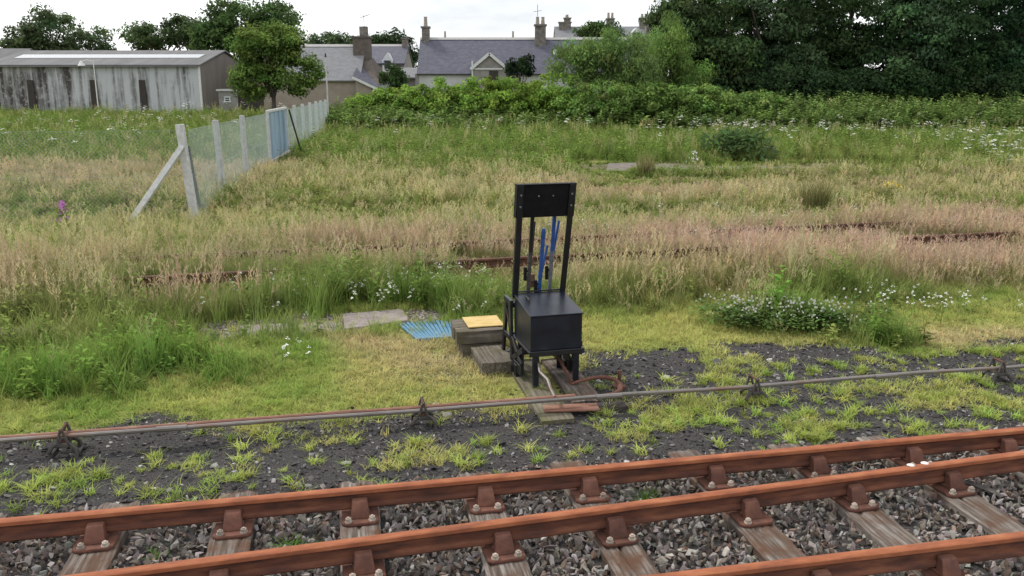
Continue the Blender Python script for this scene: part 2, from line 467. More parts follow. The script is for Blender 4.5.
# ------------------------------------------------------------------ scattering (grass, gravel, flowers: stuff)
def scatter(name, pts, protos, idx, scl, tint, tip, label, cat, rot=None):
    pts = np.asarray(pts, np.float32); n = len(pts)
    me = bpy.data.meshes.new(name)
    me.vertices.add(n); me.vertices.foreach_set('co', pts.ravel())
    if rot is None:
        rot = np.stack([RNG.normal(0, .08, n), RNG.normal(0, .08, n), RNG.uniform(0, 6.283, n)], 1)
    scl = np.asarray(scl, np.float32)
    if scl.ndim == 1: scl = np.stack([scl] * 3, 1)
    for nm, typ, key, arr in (('rot', 'FLOAT_VECTOR', 'vector', rot), ('scl', 'FLOAT_VECTOR', 'vector', scl), ('tint', 'FLOAT_VECTOR', 'vector', tint), ('tip', 'FLOAT_VECTOR', 'vector', tip), ('idx', 'INT', 'value', idx)):
        a = me.attributes.new(nm, typ, 'POINT')
        a.data.foreach_set(key, np.ascontiguousarray(arr, np.int32 if typ == 'INT' else np.float32).ravel())
    o = new_obj(name, me)
    src = bpy.data.collections.new(name + '_kinds')
    for k, p in enumerate(protos):
        q = bpy.data.objects.new('%s_kind_%02d' % (name, k), p); src.objects.link(q)
    ng = bpy.data.node_groups.new(name, 'GeometryNodeTree')
    ng.interface.new_socket('Geometry', in_out='INPUT', socket_type='NodeSocketGeometry')
    ng.interface.new_socket('Geometry', in_out='OUTPUT', socket_type='NodeSocketGeometry')
    nd, ln = ng.nodes, ng.links
    gi, go = nd.new('NodeGroupInput'), nd.new('NodeGroupOutput')
    iop = nd.new('GeometryNodeInstanceOnPoints'); ci = nd.new('GeometryNodeCollectionInfo')
    ci.inputs['Collection'].default_value = src
    ci.inputs['Separate Children'].default_value = True
    ci.inputs['Reset Children'].default_value = True
    iop.inputs['Pick Instance'].default_value = True
    def named(nm, dt):
        x = nd.new('GeometryNodeInputNamedAttribute'); x.data_type = dt; x.inputs['Name'].default_value = nm; return x.outputs['Attribute']
    e2r = nd.new('FunctionNodeEulerToRotation')
    ln.new(named('rot', 'FLOAT_VECTOR'), e2r.inputs[0]); ln.new(e2r.outputs[0], iop.inputs['Rotation'])
    ln.new(named('scl', 'FLOAT_VECTOR'), iop.inputs['Scale'])
    ln.new(named('idx', 'INT'), iop.inputs['Instance Index'])
    ln.new(gi.outputs[0], iop.inputs['Points']); ln.new(ci.outputs[0], iop.inputs['Instance']); ln.new(iop.outputs[0], go.inputs[0])
    md = o.modifiers.new('scatter', 'NODES'); md.node_group = ng
    return tag(o, label, cat, kind='stuff')

# small plant meshes -------------------------------------------------
def blades(V, Q, G, n, h, spread, lean, w, seg, rng, hvar=.4, g0=0.0, g1=1.0):
    for _ in range(n):
        a = rng.uniform(0, 6.283); r0 = spread * math.sqrt(rng.uniform(0, 1)); b = rng.uniform(0, 6.283)
        hh = h * rng.uniform(1 - hvar, 1 + hvar * .5); ln = lean * rng.uniform(.3, 1.2) * hh
        base = Vector((r0 * math.cos(a), r0 * math.sin(a), 0)); d = Vector((math.cos(b), math.sin(b), 0)); sd = Vector((-d.y, d.x, 0))
        o = len(V)
        for k in range(seg + 1):
            f = k / seg
            p = base + d * (ln * f * f) + Vector((0, 0, hh * (f - .18 * lean * f * f)))
            ww = w * (1 - f ** 1.6) * .5 + .0004
            V.append(p - sd * ww); V.append(p + sd * ww); G += [g0 + (g1 - g0) * f] * 2
        for k in range(seg): Q.append((o + 2 * k, o + 2 * k + 1, o + 2 * k + 3, o + 2 * k + 2))

def leaf_quad(V, Q, G, p, d, up, L, W, g=.2):
    d = d.normalized(); sd = d.cross(up).normalized(); nn = sd.cross(d)
    o = len(V)
    V += [p, p + d * L * .5 + sd * W / 2 + nn * L * .06, p + d * L - nn * L * .12, p + d * L * .5 - sd * W / 2 + nn * L * .06]
    G += [g] * 4; Q.append((o, o + 1, o + 2, o + 3))

def proto(name, V, Q, G, mats=None, mi=None):
    me = mesh_np(name, np.array([tuple(v) for v in V], np.float32), np.array(Q, np.int32), mats or M['blade'], mat_idx=mi, attr={'g': np.array(G)})
    return me

def tuft(h, n, spread, lean, w, seg=3, seed=0, g1=.6):
    rng = random.Random(seed); V, Q, G = [], [], []
    blades(V, Q, G, n, h, spread, lean, w, seg, rng, g1=g1)
    return proto('tuft', V, Q, G)

def seed_tuft(h, n, nb, spread, w, head, seed=0, hw=.010):
    """stems that carry a loose seed head, with blades below"""
    rng = random.Random(seed); V, Q, G = [], [], []
    blades(V, Q, G, nb, h * .55, spread, .6, w, 3, rng, g1=.45)
    for _ in range(n):
        a = rng.uniform(0, 6.283); r0 = spread * math.sqrt(rng.random()); b = rng.uniform(0, 6.283)
        hh = h * rng.uniform(.7, 1.15); ln = rng.uniform(.05, .35) * hh
        d = Vector((math.cos(b), math.sin(b), 0)); sd = Vector((-d.y, d.x, 0)); base = Vector((r0 * math.cos(a), r0 * math.sin(a), 0))
        o = len(V); P = []
        for k in range(4):
            f = k / 3; p = base + d * (ln * f * f) + Vector((0, 0, hh * f)); P.append(p)
            V.append(p - sd * .0016); V.append(p + sd * .0016); G += [.35 + .3 * f] * 2
        for k in range(3): Q.append((o + 2 * k, o + 2 * k + 1, o + 2 * k + 3, o + 2 * k + 2))
        ax = (P[3] - P[2]).normalized()
        for k in range(7):
            f = k / 6
            p = P[3] - ax * (head * (1 - f))
            c = rng.uniform(0, 6.283); out = (d * math.cos(c) + sd * math.sin(c))
            dirn = (ax * .8 + out * rng.uniform(.25, .8)).normalized()
            leaf_quad(V, Q, G, p, dirn, out.cross(ax) + Vector((.01, .02, .03)), head * rng.uniform(.28, .5), hw * rng.uniform(.7, 1.3), 1.0)
    return proto('seed_tuft', V, Q, G)

def weed(h, nst, seed=0, L=.12, W=.05, per=7):
    rng = random.Random(seed); V, Q, G = [], [], []
    for _ in range(nst):
        a = rng.uniform(0, 6.283); r0 = rng.uniform(0, .12); hh = h * rng.uniform(.6, 1.1)
        base = Vector((r0 * math.cos(a), r0 * math.sin(a), 0)); top = base + Vector((rng.uniform(-.12, .12) * h, rng.uniform(-.12, .12) * h, hh))
        o = len(V); sd = Vector((.004, 0, 0))
        V += [base - sd, base + sd, top + sd * .3, top - sd * .3]; G += [0, 0, .3, .3]; Q.append((o, o + 1, o + 2, o + 3))
        for k in range(per):
            f = .15 + .85 * k / (per - 1); c = rng.uniform(0, 6.283)
            d = Vector((math.cos(c), math.sin(c), rng.uniform(-.1, .7)))
            leaf_quad(V, Q, G, base.lerp(top, f), d, Vector((0, 0, 1)), L * rng.uniform(.6, 1.2) * (1.15 - .5 * f), W * rng.uniform(.7, 1.2), rng.uniform(0, .5))
    return proto('weed', V, Q, G)

def umbel(h, nh, seed=0, disc=.055, petal='petal', leaves=5):
    """cow-parsley like plant: branching stem, flat white flower plates"""
    rng = random.Random(seed); V, Q, G, mi = [], [], [], []
    def stem(p, q, w):
        o = len(V); sd = Vector((w, 0, 0)); V.extend([p - sd, p + sd, q + sd * .7, q - sd * .7]); G.extend([.1] * 4); Q.append((o, o + 1, o + 2, o + 3)); mi.append(0)
        o = len(V); sd = Vector((0, w, 0)); V.extend([p - sd, p + sd, q + sd * .7, q - sd * .7]); G.extend([.1] * 4); Q.append((o, o + 1, o + 2, o + 3)); mi.append(0)
    mid = Vector((rng.uniform(-.05, .05), rng.uniform(-.05, .05), h * .6)); stem(Vector((0, 0, 0)), mid, .004)
    for k in range(nh):
        c = rng.uniform(0, 6.283); rr = rng.uniform(.03, .2) * h
        q = Vector((rr * math.cos(c), rr * math.sin(c), h * rng.uniform(.8, 1.05))); stem(mid, q, .003)
        for j in range(6):
            e = j * 1.047 + rng.uniform(-.3, .3); ctr = q + Vector((disc * .62 * math.cos(e), disc * .62 * math.sin(e), rng.uniform(-.012, .008))) if j < 5 else q + Vector((0, 0, .006))
            rad = disc * rng.uniform(.32, .5); o = len(V)
            for g_ in range(4):
                V.append(ctr + Vector((rad * math.cos(g_ * 1.571 + e), rad * math.sin(g_ * 1.571 + e), rng.uniform(-.006, .006)))); G.append(1)
            Q.append((o, o + 1, o + 2, o + 3)); mi.append(1)
    for k in range(leaves):
        c = rng.uniform(0, 6.283); leaf_quad(V, Q, G, Vector((0, 0, h * rng.uniform(.05, .5))), Vector((math.cos(c), math.sin(c), .35)), Vector((0, 0, 1)), h * .22, h * .10, .1); mi.append(0)
    return proto('umbel', V, Q, G, [M['blade'], M[petal]], mi)

def clover(seed=0):
    rng = random.Random(seed); V, Q, G, mi = [], [], [], []
    for k in range(22):
        c = rng.uniform(0, 6.283); r0 = rng.uniform(0, .12); p = Vector((r0 * math.cos(c), r0 * math.sin(c), rng.uniform(.05, .22)))
        d = Vector((math.cos(c + 1), math.sin(c + 1), rng.uniform(-.2, .5))); leaf_quad(V, Q, G, p, d, Vector((0, 0, 1)), .06, .035, .1); mi.append(0)
    for k in range(1 + seed % 2):
        c = rng.uniform(0, 6.283); r0 = rng.uniform(0, .11); p = Vector((r0 * math.cos(c), r0 * math.sin(c), rng.uniform(.2, .3)))
        for j in range(3):
            a = Matrix.Rotation(j * 1.047, 3, 'Z') @ Vector((.009, 0, 0)); o = len(V)
            V += [p - a - Vector((0, 0, .008)), p + a - Vector((0, 0, .008)), p + a * .8 + Vector((0, 0, .009)), p - a * .8 + Vector((0, 0, .009))]; G += [1] * 4; Q.append((o, o + 1, o + 2, o + 3)); mi.append(1)
        o = len(V); a, b = Vector((.010, 0, 0)), Vector((0, .010, 0)); V += [p - a, p - b, p + a, p + b]; G += [1] * 4; Q.append((o, o + 1, o + 2, o + 3)); mi.append(1)
    return proto('clover', V, Q, G, [M['blade'], M['petal']], mi)

def stone_mesh(seed, flat=.7):
    rng = random.Random(seed)
    bm = bmesh.new()
    for _ in range(11):
        v = Vector((rng.gauss(0, 1), rng.gauss(0, 1), rng.gauss(0, 1))).normalized() * rng.uniform(.75, 1.1)
        bm.verts.new((v.x * rng.uniform(.9, 1.25), v.y * .85, v.z * flat))
    bmesh.ops.convex_hull(bm, input=bm.verts)
    for v in [v for v in bm.verts if not v.link_faces]: bm.verts.remove(v)
    me = bpy.data.meshes.new('stone'); bm.to_mesh(me); bm.free()
    me.materials.append(M['stone'])
    return me

def stone_mat():
    m, nt, bs = base_mat('stone')
    n, l = nt.nodes, nt.links
    a = n.new('ShaderNodeAttribute'); a.attribute_name = 'tint'; a.attribute_type = 'INSTANCER'
    tc = n.new('ShaderNodeTexCoord'); tx = n.new('ShaderNodeTexNoise'); tx.inputs['Scale'].default_value = 2.2; tx.inputs['Detail'].default_value = 5
    l.new(tc.outputs['Object'], tx.inputs['Vector'])
    mr = n.new('ShaderNodeMapRange'); mr.inputs[3].default_value = .55; mr.inputs[4].default_value = 1.45
    l.new(tx.outputs['Fac'], mr.inputs[0])
    mu = n.new('ShaderNodeVectorMath'); mu.operation = 'SCALE'; l.new(a.outputs['Vector'], mu.inputs[0]); l.new(mr.outputs[0], mu.inputs['Scale'])
    l.new(mu.outputs[0], bs.inputs['Base Color']); bs.inputs['Roughness'].default_value = .85; bs.inputs['Specular IOR Level'].default_value = .25
    return m
M['stone'] = stone_mat()

def mixcol(a, b, f):
    f = np.asarray(f)[:, None]
    return np.asarray(a) * (1 - f) + np.asarray(b) * f
def colvar(base, n, v=.18, hue=.08):
    base = np.broadcast_to(np.asarray(base, float), (n, 3))
    k = RNG.normal(1, v, (n, 1)); h = RNG.normal(1, hue, (n, 3))
    return np.clip(base * np.clip(k, .4, 1.8) * np.clip(h, .6, 1.5), .004, .8)

# ------------------------------------------------------------------ the track in the foreground
RAIL_TOP, SLEEPER_TOP = .21, .02
def bullhead(h=.145, head=.070, foot=.064):
    """half profile mirrored: (across, up), top of rail at 0"""
    r = [(head / 2 - .010, 0), (head / 2 - .002, -.006), (head / 2, -.016), (head / 2, -.030), (head / 2 - .006, -.037), (.0105, -.048), (.0095, -.100), (foot / 2 - .006, -.108), (foot / 2, -.116), (foot / 2, -.134), (foot / 2 - .010, -.145)]
    return r + [(-a, b) for a, b in r[::-1]]

def rail(name, label, p0, p1, top, mat, group, cat='rail', n=24):
    p0, p1 = Vector(p0), Vector(p1); d = p1 - p0; L = d.length; ang = math.atan2(d.y, d.x)
    prof = bullhead(); m_ = MB(); k = len(prof)
    vs_ = [(L * i / n, a, b) for i in range(n + 1) for a, b in prof]
    fs = [(i * k + j, i * k + (j + 1) % k, (i + 1) * k + (j + 1) % k, (i + 1) * k + j) for i in range(n) for j in range(k)]
    fs += [tuple(range(k))[::-1], tuple(range(n * k, n * k + k))]
    m_.add(vs_, fs)
    m_.m = [0 if (q < n * k and (q % k) in (0, 1, 2, k - 1, k - 2, k - 3, k - 4)) else 1 for q in range(len(fs))]
    o = m_.build(name, [mat, M['rust_side'] if mat is M['rust_head'] else mat], None, smooth=True)
    o.location = (p0.x, p0.y, top); o.rotation_euler = (0, 0, ang)
    return tag(o, label, cat, group)

S_A, S_C = 5.461, 4.03
T0, T1 = -7.5, 11.5
rail('running_rail', 'rusty orange rail beside the weedy black ash strip', TS(T0, S_A), TS(T1, S_A), RAIL_TOP, M['rust_head'], 'rails of the near track')
B0, B1 = TS(-1.436, 4.687), TS(4.958, 5.062)
bd = (B1 - B0).normalized()
def s_B(t): return 4.687 + (t + 1.436) * (5.062 - 4.687) / (4.958 + 1.436)
rail_b = rail('running_rail', 'rusty orange rail in the middle, slanting between the two parallel rails', B0 - bd * 5.0, B1 + bd * 6.5, RAIL_TOP, M['rust_head'], 'rails of the near track')
rail('running_rail', 'rusty orange rail farthest from the lever frame and the ash strip', TS(T0, S_C), TS(T1, S_C), RAIL_TOP, M['rust_head'], 'rails of the near track')

for u_, v_ in ((911, 465), (925, 463)):
    m_ = MB(); q = at(u_, v_, RAIL_TOP); d_ = Matrix.Rotation(-rail_b.rotation_euler.z, 3, 'Z') @ (q - rail_b.location)
    m_.tube([(d_.x, d_.y, -.002), (d_.x, d_.y, .004)], [.030, .020], 9); m_.build('white_splash', M['white_paint'], rail_b)
def sleeper_mesh(seed, L=2.62, W=.27, H=.13):
    rng = random.Random(seed); nx, ny = 13, 46
    xs = [-W / 2 + W * i / nx for i in range(nx + 1)]; ys = [-L / 2 + L * j / ny for j in range(ny + 1)]
    cracks = [(rng.uniform(-.1, .1), rng.uniform(-L / 2, L / 2), rng.uniform(.2, .7), rng.uniform(.006, .016)) for _ in range(9)]
    V, Fc = [], []
    e1, e2 = [rng.uniform(-.03, .03) for _ in range(nx + 1)], [rng.uniform(-.03, .03) for _ in range(nx + 1)]
    for j, y in enumerate(ys):
        for i, x in enumerate(xs):
            z = -.004 * rng.random() - (.010 if i in (0, nx) else 0) - (.006 if j in (0, ny) else 0)
            for cx, cy, cl, cd in cracks:
                if abs(x - cx - .02 * math.sin(y * 3 + cy)) < .012 and abs(y - cy) < cl / 2: z -= cd
            yy = y + (e1[i] if j == 0 else 0) + (e2[i] if j == ny else 0)
            V.append((x + (rng.uniform(-.006, .004) if i in (0, nx) else 0), yy, z))
    k = nx + 1
    for j in range(ny):
        for i in range(nx): Fc.append((j * k + i, j * k + i + 1, (j + 1) * k + i + 1, (j + 1) * k + i))
    rim = [i for i in range(k)] + [j * k + nx for j in range(1, ny + 1)] + [ny * k + i for i in range(nx - 1, -1, -1)] + [j * k for j in range(ny - 1, 0, -1)]
    o = len(V)
    for q in rim: V.append((V[q][0], V[q][1], -H))
    for a in range(len(rim)):
        b = (a + 1) % len(rim); Fc.append((rim[b], rim[a], o + a, o + b))
    m_ = MB(); m_.add(V, Fc)
    ob = m_.build('timber_sleeper', M['sleeper'], None, link=False); return ob.data
SLEEPERS = [sleeper_mesh(k) for k in (1, 2, 3, 4)]

def chair_mesh():
    """cast chair: base plate with raised seat, a jaw each side of the rail; rail along x"""
    m_ = MB()
    def plate(y0, y1, w0, w1, z1):
        poly = [(-w0, y0 + .03), (-w0 + .03, y0), (w0 - .03, y0), (w0, y0 + .03), (w1, y1 - .03), (w1 - .03, y1), (-w1 + .03, y1), (-w1, y1 - .03)]
        m_.prism(poly, 0, z1, 'z')
    plate(-.185, .185, .125, .125, .024)
    m_.box((0, 0, .034), (.13, .13, .022))                       # rail seat
    for s_, t_ in ((-1, .075), (1, .085)):
        y0 = .036 * s_
        m_.hexa([(-.066, s_ * .125, .022), (.066, s_ * .125, .022), (.062, y0, .022), (-.062, y0, .022),
                 (-.050, s_ * t_, .128), (.050, s_ * t_, .128), (.054, s_ * .024, .136), (-.054, s_ * .024, .136)])
    return m_.build('rail_chair', M['rust_chair'], None, bevel=.006, link=False, smooth=True).data
def bolt_mesh():
    m_ = MB()
    m_.tube([(0, 0, 0), (0, 0, .008)], .026, 10)
    m_.tube([(0, 0, .008), (0, 0, .028)], [.0225, .0205], 6)
    m_.tube([(0, 0, .028), (0, 0, .036)], [.0125, .010], 8)
    return m_.build('bolt', M['bolt'], None, link=False).data
CHAIR, BOLT = chair_mesh(), bolt_mesh()
def key_mesh():
    m_ = MB(); m_.hexa([(-.10, -.016, -.025), (.10, -.012, -.025), (.10, .016, -.025), (-.10, .016, -.025), (-.10, -.014, .025), (.10, -.010, .025), (.10, .014, .025), (-.10, .014, .025)])
    return m_.build('wooden_key', M['dark_wood'], None, bevel=.004, link=False).data
KEY = key_mesh()

SLEEPER_T = [-5.0, -4.18, -3.35, -2.49, -1.65, -.80, .03, .90, 1.66, 2.64, 3.47, 4.29, 5.14, 5.97, 6.80, 7.6, 8.4, 9.2, 10.0]
ORD = ['first', 'second', 'third', 'fourth', 'fifth', 'sixth', 'seventh', 'eighth', 'ninth', 'tenth', 'eleventh']
for i, t in enumerate(SLEEPER_T):
    sl = new_obj('timber_sleeper', SLEEPERS[i % 4])
    tilt = random.uniform(-.02, .02)
    sl.location = TS(t, 4.665 + random.uniform(-.03, .03), SLEEPER_TOP); sl.rotation_euler = (0, 0, PHI + tilt)
    k_ = i - 8
    tag(sl, 'split timber sleeper straight in front of the lever frame' if k_ == 0 else 'split timber sleeper, %s from the one facing the lever frame, towards the %s' % (ORD[abs(k_) - 1], 'shed and fence' if k_ < 0 else 'dark tree belt'), 'sleeper', 'sleepers of the near track')
    c0 = sl.location
    for s_, da in ((S_A, 0), (s_B(t), math.atan2(bd.y, bd.x) - PHI), (S_C, 0)):
        ch = new_obj('rail_chair', CHAIR, sl)
        ly = s_ - N.dot(c0); lx = -math.tan(tilt) * 0 + 0
        # chairs sit square to their rail
        wp = TS(t, s_)
        loc = Matrix.Rotation(-(PHI + tilt), 3, 'Z') @ (wp - Vector((c0.x, c0.y, 0)))
        ch.location = (loc.x, loc.y, -.004); ch.rotation_euler = (0, 0, -tilt + da)
        for bx, by in ((-.075, -.150), (.075, -.150), (-.075, .150), (.075, .150)):
            if random.random() < .06: continue
            b = new_obj('bolt', BOLT, ch); b.location = (bx + random.uniform(-.006, .006), by, .023); b.rotation_euler = (random.uniform(-.08, .08), random.uniform(-.08, .08), random.uniform(0, 1))
        k_ = new_obj('wooden_key', KEY, ch); k_.location = (random.uniform(-.03, .03), .040, .085)

# ballast -----------------------------------------------------------
STONES = [stone_mesh(k, .55 + .08 * (k % 4)) for k in range(8)]
def rnd_ts(n, t0, t1, s0, s1):
    t, s = RNG.uniform(t0, t1, n), RNG.uniform(s0, s1, n)
    x = math.cos(PHI) * t - math.sin(PHI) * s; y = math.sin(PHI) * t + math.cos(PHI) * s
    return x, y, t, s
def not_on_sleeper(t, s, m=.15):
    ok = np.ones(len(t), bool)
    for q in SLEEPER_T: ok &= ~((np.abs(t - q) < m) & (s < 5.98))
    return ok
n = 42000
x, y, t, s = rnd_ts(n, -5.8, 10.3, 3.0, 6.0)
k = not_on_sleeper(t, s, .14); x, y, t, s = x[k], y[k], t[k], s[k]; n = len(x)
z = -.062 + RNG.uniform(0, .055, n) + .02 * (vnoise(x, y, .5, 6) - .5)
pal = np.array([(.185, .160, .143), (.245, .22, .20), (.130, .105, .088), (.30, .275, .255), (.185, .13, .10), (.38, .355, .33)])
ti = colvar(pal[RNG.choice(6, n, p=[.3, .22, .22, .12, .1, .04])], n, .15, .04)
scatter('ballast', np.stack([x, y, z], 1), STONES, RNG.integers(0, 8, n), np.stack([RNG.uniform(.016, .052, n), RNG.uniform(.016, .042, n), RNG.uniform(.012, .030, n)], 1) * RNG.uniform(.75, 1.15, (n, 1)), ti, ti,
        'loose angular grey brown ballast stones lying between the sleepers', 'ballast', rot=RNG.uniform(0, 6.283, (n, 3)))
m_ = MB(); m_.tube([at(955, 480, .02), at(972, 484, .03), at(990, 490, .02), at(1002, 497, .01)], [.02, .035, .035, .015], 6, flat=.25)
tag(m_.build('steel_strip', M['iron'], None, smooth=True), 'bent dark steel strip lying on the ballast between two sleepers', 'metal strip')
# ash grit and slatey chips ------------------------------------------
n = 35000
x, y, t, s = rnd_ts(n, -6.0, 11.0, 5.9, 9.2)
a = ash_map(x, y); k = RNG.random(n) < a * .95; x, y, t, s = x[k], y[k], t[k], s[k]; n = len(x)
sz = .007 + RNG.gamma(1.6, .0052, n)
pal = np.array([(.030, .028, .028), (.055, .050, .050), (.10, .095, .092), (.20, .19, .185), (.33, .32, .31)])
ti = colvar(pal[RNG.choice(5, n, p=[.30, .32, .22, .12, .04])], n, .2, .03)
scatter('ash_grit', np.stack([x, y, terrain(x, y) + sz * .2], 1), STONES, RNG.integers(0, 8, n), np.stack([sz, sz * RNG.uniform(.7, 1.2, n), sz * RNG.uniform(.3, .7, n)], 1), ti, ti,
        'black ash and slaty chips beside the rusty rails', 'ash', rot=np.stack([RNG.normal(0, .35, n), RNG.normal(0, .35, n), RNG.uniform(0, 6.28, n)], 1))

# ------------------------------------------------------------------ point rods and their stands
ROD_S, ROD_Z = 6.95, .155
m_ = MB()
pts = [TS(-6.5 + i * 1.0, ROD_S + .012 * math.sin(i * 1.7), ROD_Z + .006 * math.sin(i * 2.3)) for i in range(20)]
m_.tube(pts, .0185, 8)
for tt in (-1.45, 2.3, 5.1): m_.tube([TS(tt - .12, ROD_S, ROD_Z), TS(tt + .12, ROD_S, ROD_Z)], .024, 8)
tag(m_.build('point_rod', M['rod_grey'], None, smooth=True), 'long straight grey steel point rod running past the lever frame on low stands', 'rod')
m_ = MB()
CR_END = TS(2.02, ROD_S + .10)
pts = [TS(-6.5 + (2.0 + 6.5) * i / 10, ROD_S + .062 + .006 * math.sin(i * 2.1), ROD_Z + .002) for i in range(11)]
m_.tube(pts, .0185, 8)
m_.tube([TS(-.2, ROD_S + .062, ROD_Z), TS(.05, ROD_S + .062, ROD_Z)], .024, 8)
tag(m_.build('point_rod', M['rod_rust'], None, smooth=True), 'rusty point rod ending at the curved crank below the lever frame', 'rod')

def rod_stand(t, label):
    o = thing('rod_stand', label, 'rod stand', TS(t, ROD_S, 0), PHI, 'stands under the point rods')
    m1 = MB()                                       # two splayed feet joined by a saddle
    for s_ in (-1, 1):
        m1.tube([(s_ * .035, -.02, .105), (s_ * .075, -.035, .085), (s_ * .105, -.045, .045), (s_ * .10, -.055, .0), (s_ * .10, -.055, -.03)], [.016, .018, .018, .017, .020], 7)
        m1.tube([(s_ * .035, .10, .105), (s_ * .08, .11, .07), (s_ * .10, .115, -.03)], [.016, .018, .020], 7)
        m1.tube([(s_ * .10, -.055, .012), (s_ * .10, .115, .012)], .014, 6)
    m1.box((0, .03, .10), (.085, .17, .022))
    m1.build('foot_casting', M['iron'], o, smooth=True)
    m2 = MB()                                       # open triangular bracket in front of the rod
    for y0 in (-.035, .105):
        a, b, c = (-.048, y0, .085), (.048, y0, .085), (0, y0, .235)
        m2.bar(a, c, .018, .020, (0, 1, 0)); m2.bar(b, c, .018, .020, (0, 1, 0)); m2.bar(a, b, .018, .020, (0, 1, 0)); m2.bar((-.024, y0, .155), (.024, y0, .155), .016, .014, (0, 1, 0))
    m2.build('bracket', M['iron'], o, bevel=.003)
    m3 = MB(); m3.tube([(0, -.055, .222), (0, .125, .222)], .011, 8); m3.build('pin', M['rust_dark'], o, smooth=True)
    for y0 in (0.0, .062):
        m4 = MB(); m4.tube([(0, y0 - .022, .115), (0, y0 + .022, .115)], .020, 10); m4.build('roller', M['rust_dark'], o, smooth=True)
    return o
for tt, lb in ((-2.275, 'small iron rod stand beside the lush grass clump, left of the rusty rod joint'), (.614, 'small iron rod stand beside bare ash, just left of the timber steps'),
               (3.732, 'small iron rod stand right of the lever frame, next to sparse weeds'), (6.376, 'small iron rod stand at the far right by the brown dry grass')):
    rod_stand(tt, lb.replace('left of the rusty rod joint', 'away from the lever frame').replace('just left of', 'next to').replace('at the far right by', 'two stands beyond the lever frame near'))
rod_stand(-5.1, 'small iron rod stand at the outer end of the rusty rod')

# ------------------------------------------------------------------ lever frame
PF = R(15)
lf = thing('lever_frame', 'black ground lever frame with cabinet, tall posts, blue handled levers and board', 'lever frame', (.43, 7.86, 0), PF)
m_ = MB(); m_.prism([(0, .41), (0, .752), (.60, .828), (.60, .41)], -.26, .26, 'x'); cab = m_.build('cabinet', M['navy'], lf, bevel=.006)
m_ = MB(); m_.hexa([(-.268, -.012, .752), (.268, -.012, .752), (.268, .60, .830), (-.268, .60, .830), (-.268, -.012, .765), (.268, -.012, .765), (.268, .60, .843), (-.268, .60, .843)])
lid = m_.build('lid', M['navy'], lf, bevel=.003)
m_ = MB(); m_.tube([(-.18, .33, .81), (-.18, .33, .835), (-.18, .43, .848), (-.18, .43, .82)], .008, 6); m_.build('handle', M['black'], lid, smooth=True)
m_ = MB(); m_.box((0, .29, .40), (.56, .63, .022)); m_.box((0, -.022, .385), (.56, .012, .05)); m_.build('base_flange', M['black'], lf, bevel=.003)
for lx, ly in ((-.205, .02), (.205, .02), (-.205, .55), (.205, .55)):
    m_ = MB(); m_.box((lx, ly - .02, .21), (.055, .010, .36)); m_.box((lx - .022 * (1 if lx < 0 else -1), ly, .21), (.010, .045, .36)); m_.box((lx, ly, .035), (.075, .075, .012))
    m_.build('leg', M['navy'], lf, bevel=.002)
for sx in (-.285, .285):                            # cast side frames behind the cabinet
    m_ = MB()
    m_.bar((sx, .58, .04), (sx, .66, .74), .03, .07, (1, 0, 0)); m_.bar((sx, .98, .04), (sx, .80, .74), .03, .07, (1, 0, 0))
    m_.bar((sx, .60, .74), (sx, .86, .74), .036, .06, (1, 0, 0)); m_.bar((sx, .60, .36), (sx, .92, .36), .03, .06, (1, 0, 0)); m_.bar((sx, .52, .07), (sx, 1.02, .07), .05, .08, (1, 0, 0))
    m_.bar((sx, .62, .38), (sx, .84, .70), .022, .04, (1, 0, 0))
    m_.bar((sx, .22, .20), (sx, .58, .38), .03, .06, (1, 0, 0)); m_.bar((sx, .20, .36), (sx, .58, .16), .03, .06, (1, 0, 0)); m_.bar((sx, .22, .14), (sx, .60, .14), .03, .10, (1, 0, 0)); m_.bar((sx, .40, .0), (sx, .40, .16), .05, .09, (1, 0, 0))
    m_.build('side_frame', M['black'], lf, bevel=.004)
m_ = MB(); m_.bar((-.28, .90, .12), (.28, .90, .12), .06, .06, (0, 1, 0)); m_.bar((-.28, .70, .38), (.28, .70, .38), .05, .05, (0, 1, 0)); m_.bar((-.29, .72, .70), (.29, .72, .70), .10, .05, (0, 1, 0)); m_.build('cross_bar', M['black'], lf, bevel=.004)
m_ = MB(); m_.box((.34, .40, .30), (.09, .16, .14)); m_.box((.335, .40, .13), (.05, .10, .26)); m_.build('bearing_block', M['black'], lf, bevel=.006)
PB, PT = Vector((0, .60, .80)), Vector((0, .345, 1.965))
def onp(x, k, dy=0): q = PB.lerp(PT, k); return (x, q.y + dy, q.z)
for sx in (-1, 1):
    m_ = MB(); m_.bar(onp(sx * .250, 0), onp(sx * .262, 1), .058, .014, (1, 0, 0)); m_.bar(onp(sx * .272, 0, .022), onp(sx * .284, 1, .022), .010, .045, (1, 0, 0))
    po = m_.build('post', M['black'], lf, bevel=.002)
    for kk in (.92, .82):
        m_ = MB(); q = Vector(onp(sx * .258, kk)); m_.tube([q + Vector((0, -.003, 0)), q + Vector((0, -.016, -.003))], .010, 6); m_.build('bolt', M['steel'], po)
m_ = MB(); m_.hexa([onp(-.284, .722, .012), onp(.284, .722, .012), onp(.284, .722, .030), onp(-.284, .722, .030), onp(-.284, 1.0, .012), onp(.284, 1.0, .012), onp(.284, 1.0, .030), onp(-.284, 1.0, .030)])
for sx in (-1, 1): m_.hexa([onp(sx * .293 - .005, .722, .0), onp(sx * .293 + .005, .722, .0), onp(sx * .293 + .005, .722, .085), onp(sx * .293 - .005, .722, .085), onp(sx * .293 - .005, 1.0, .0), onp(sx * .293 + .005, 1.0, .0), onp(sx * .293 + .005, 1.0, .085), onp(sx * .293 - .005, 1.0, .085)])
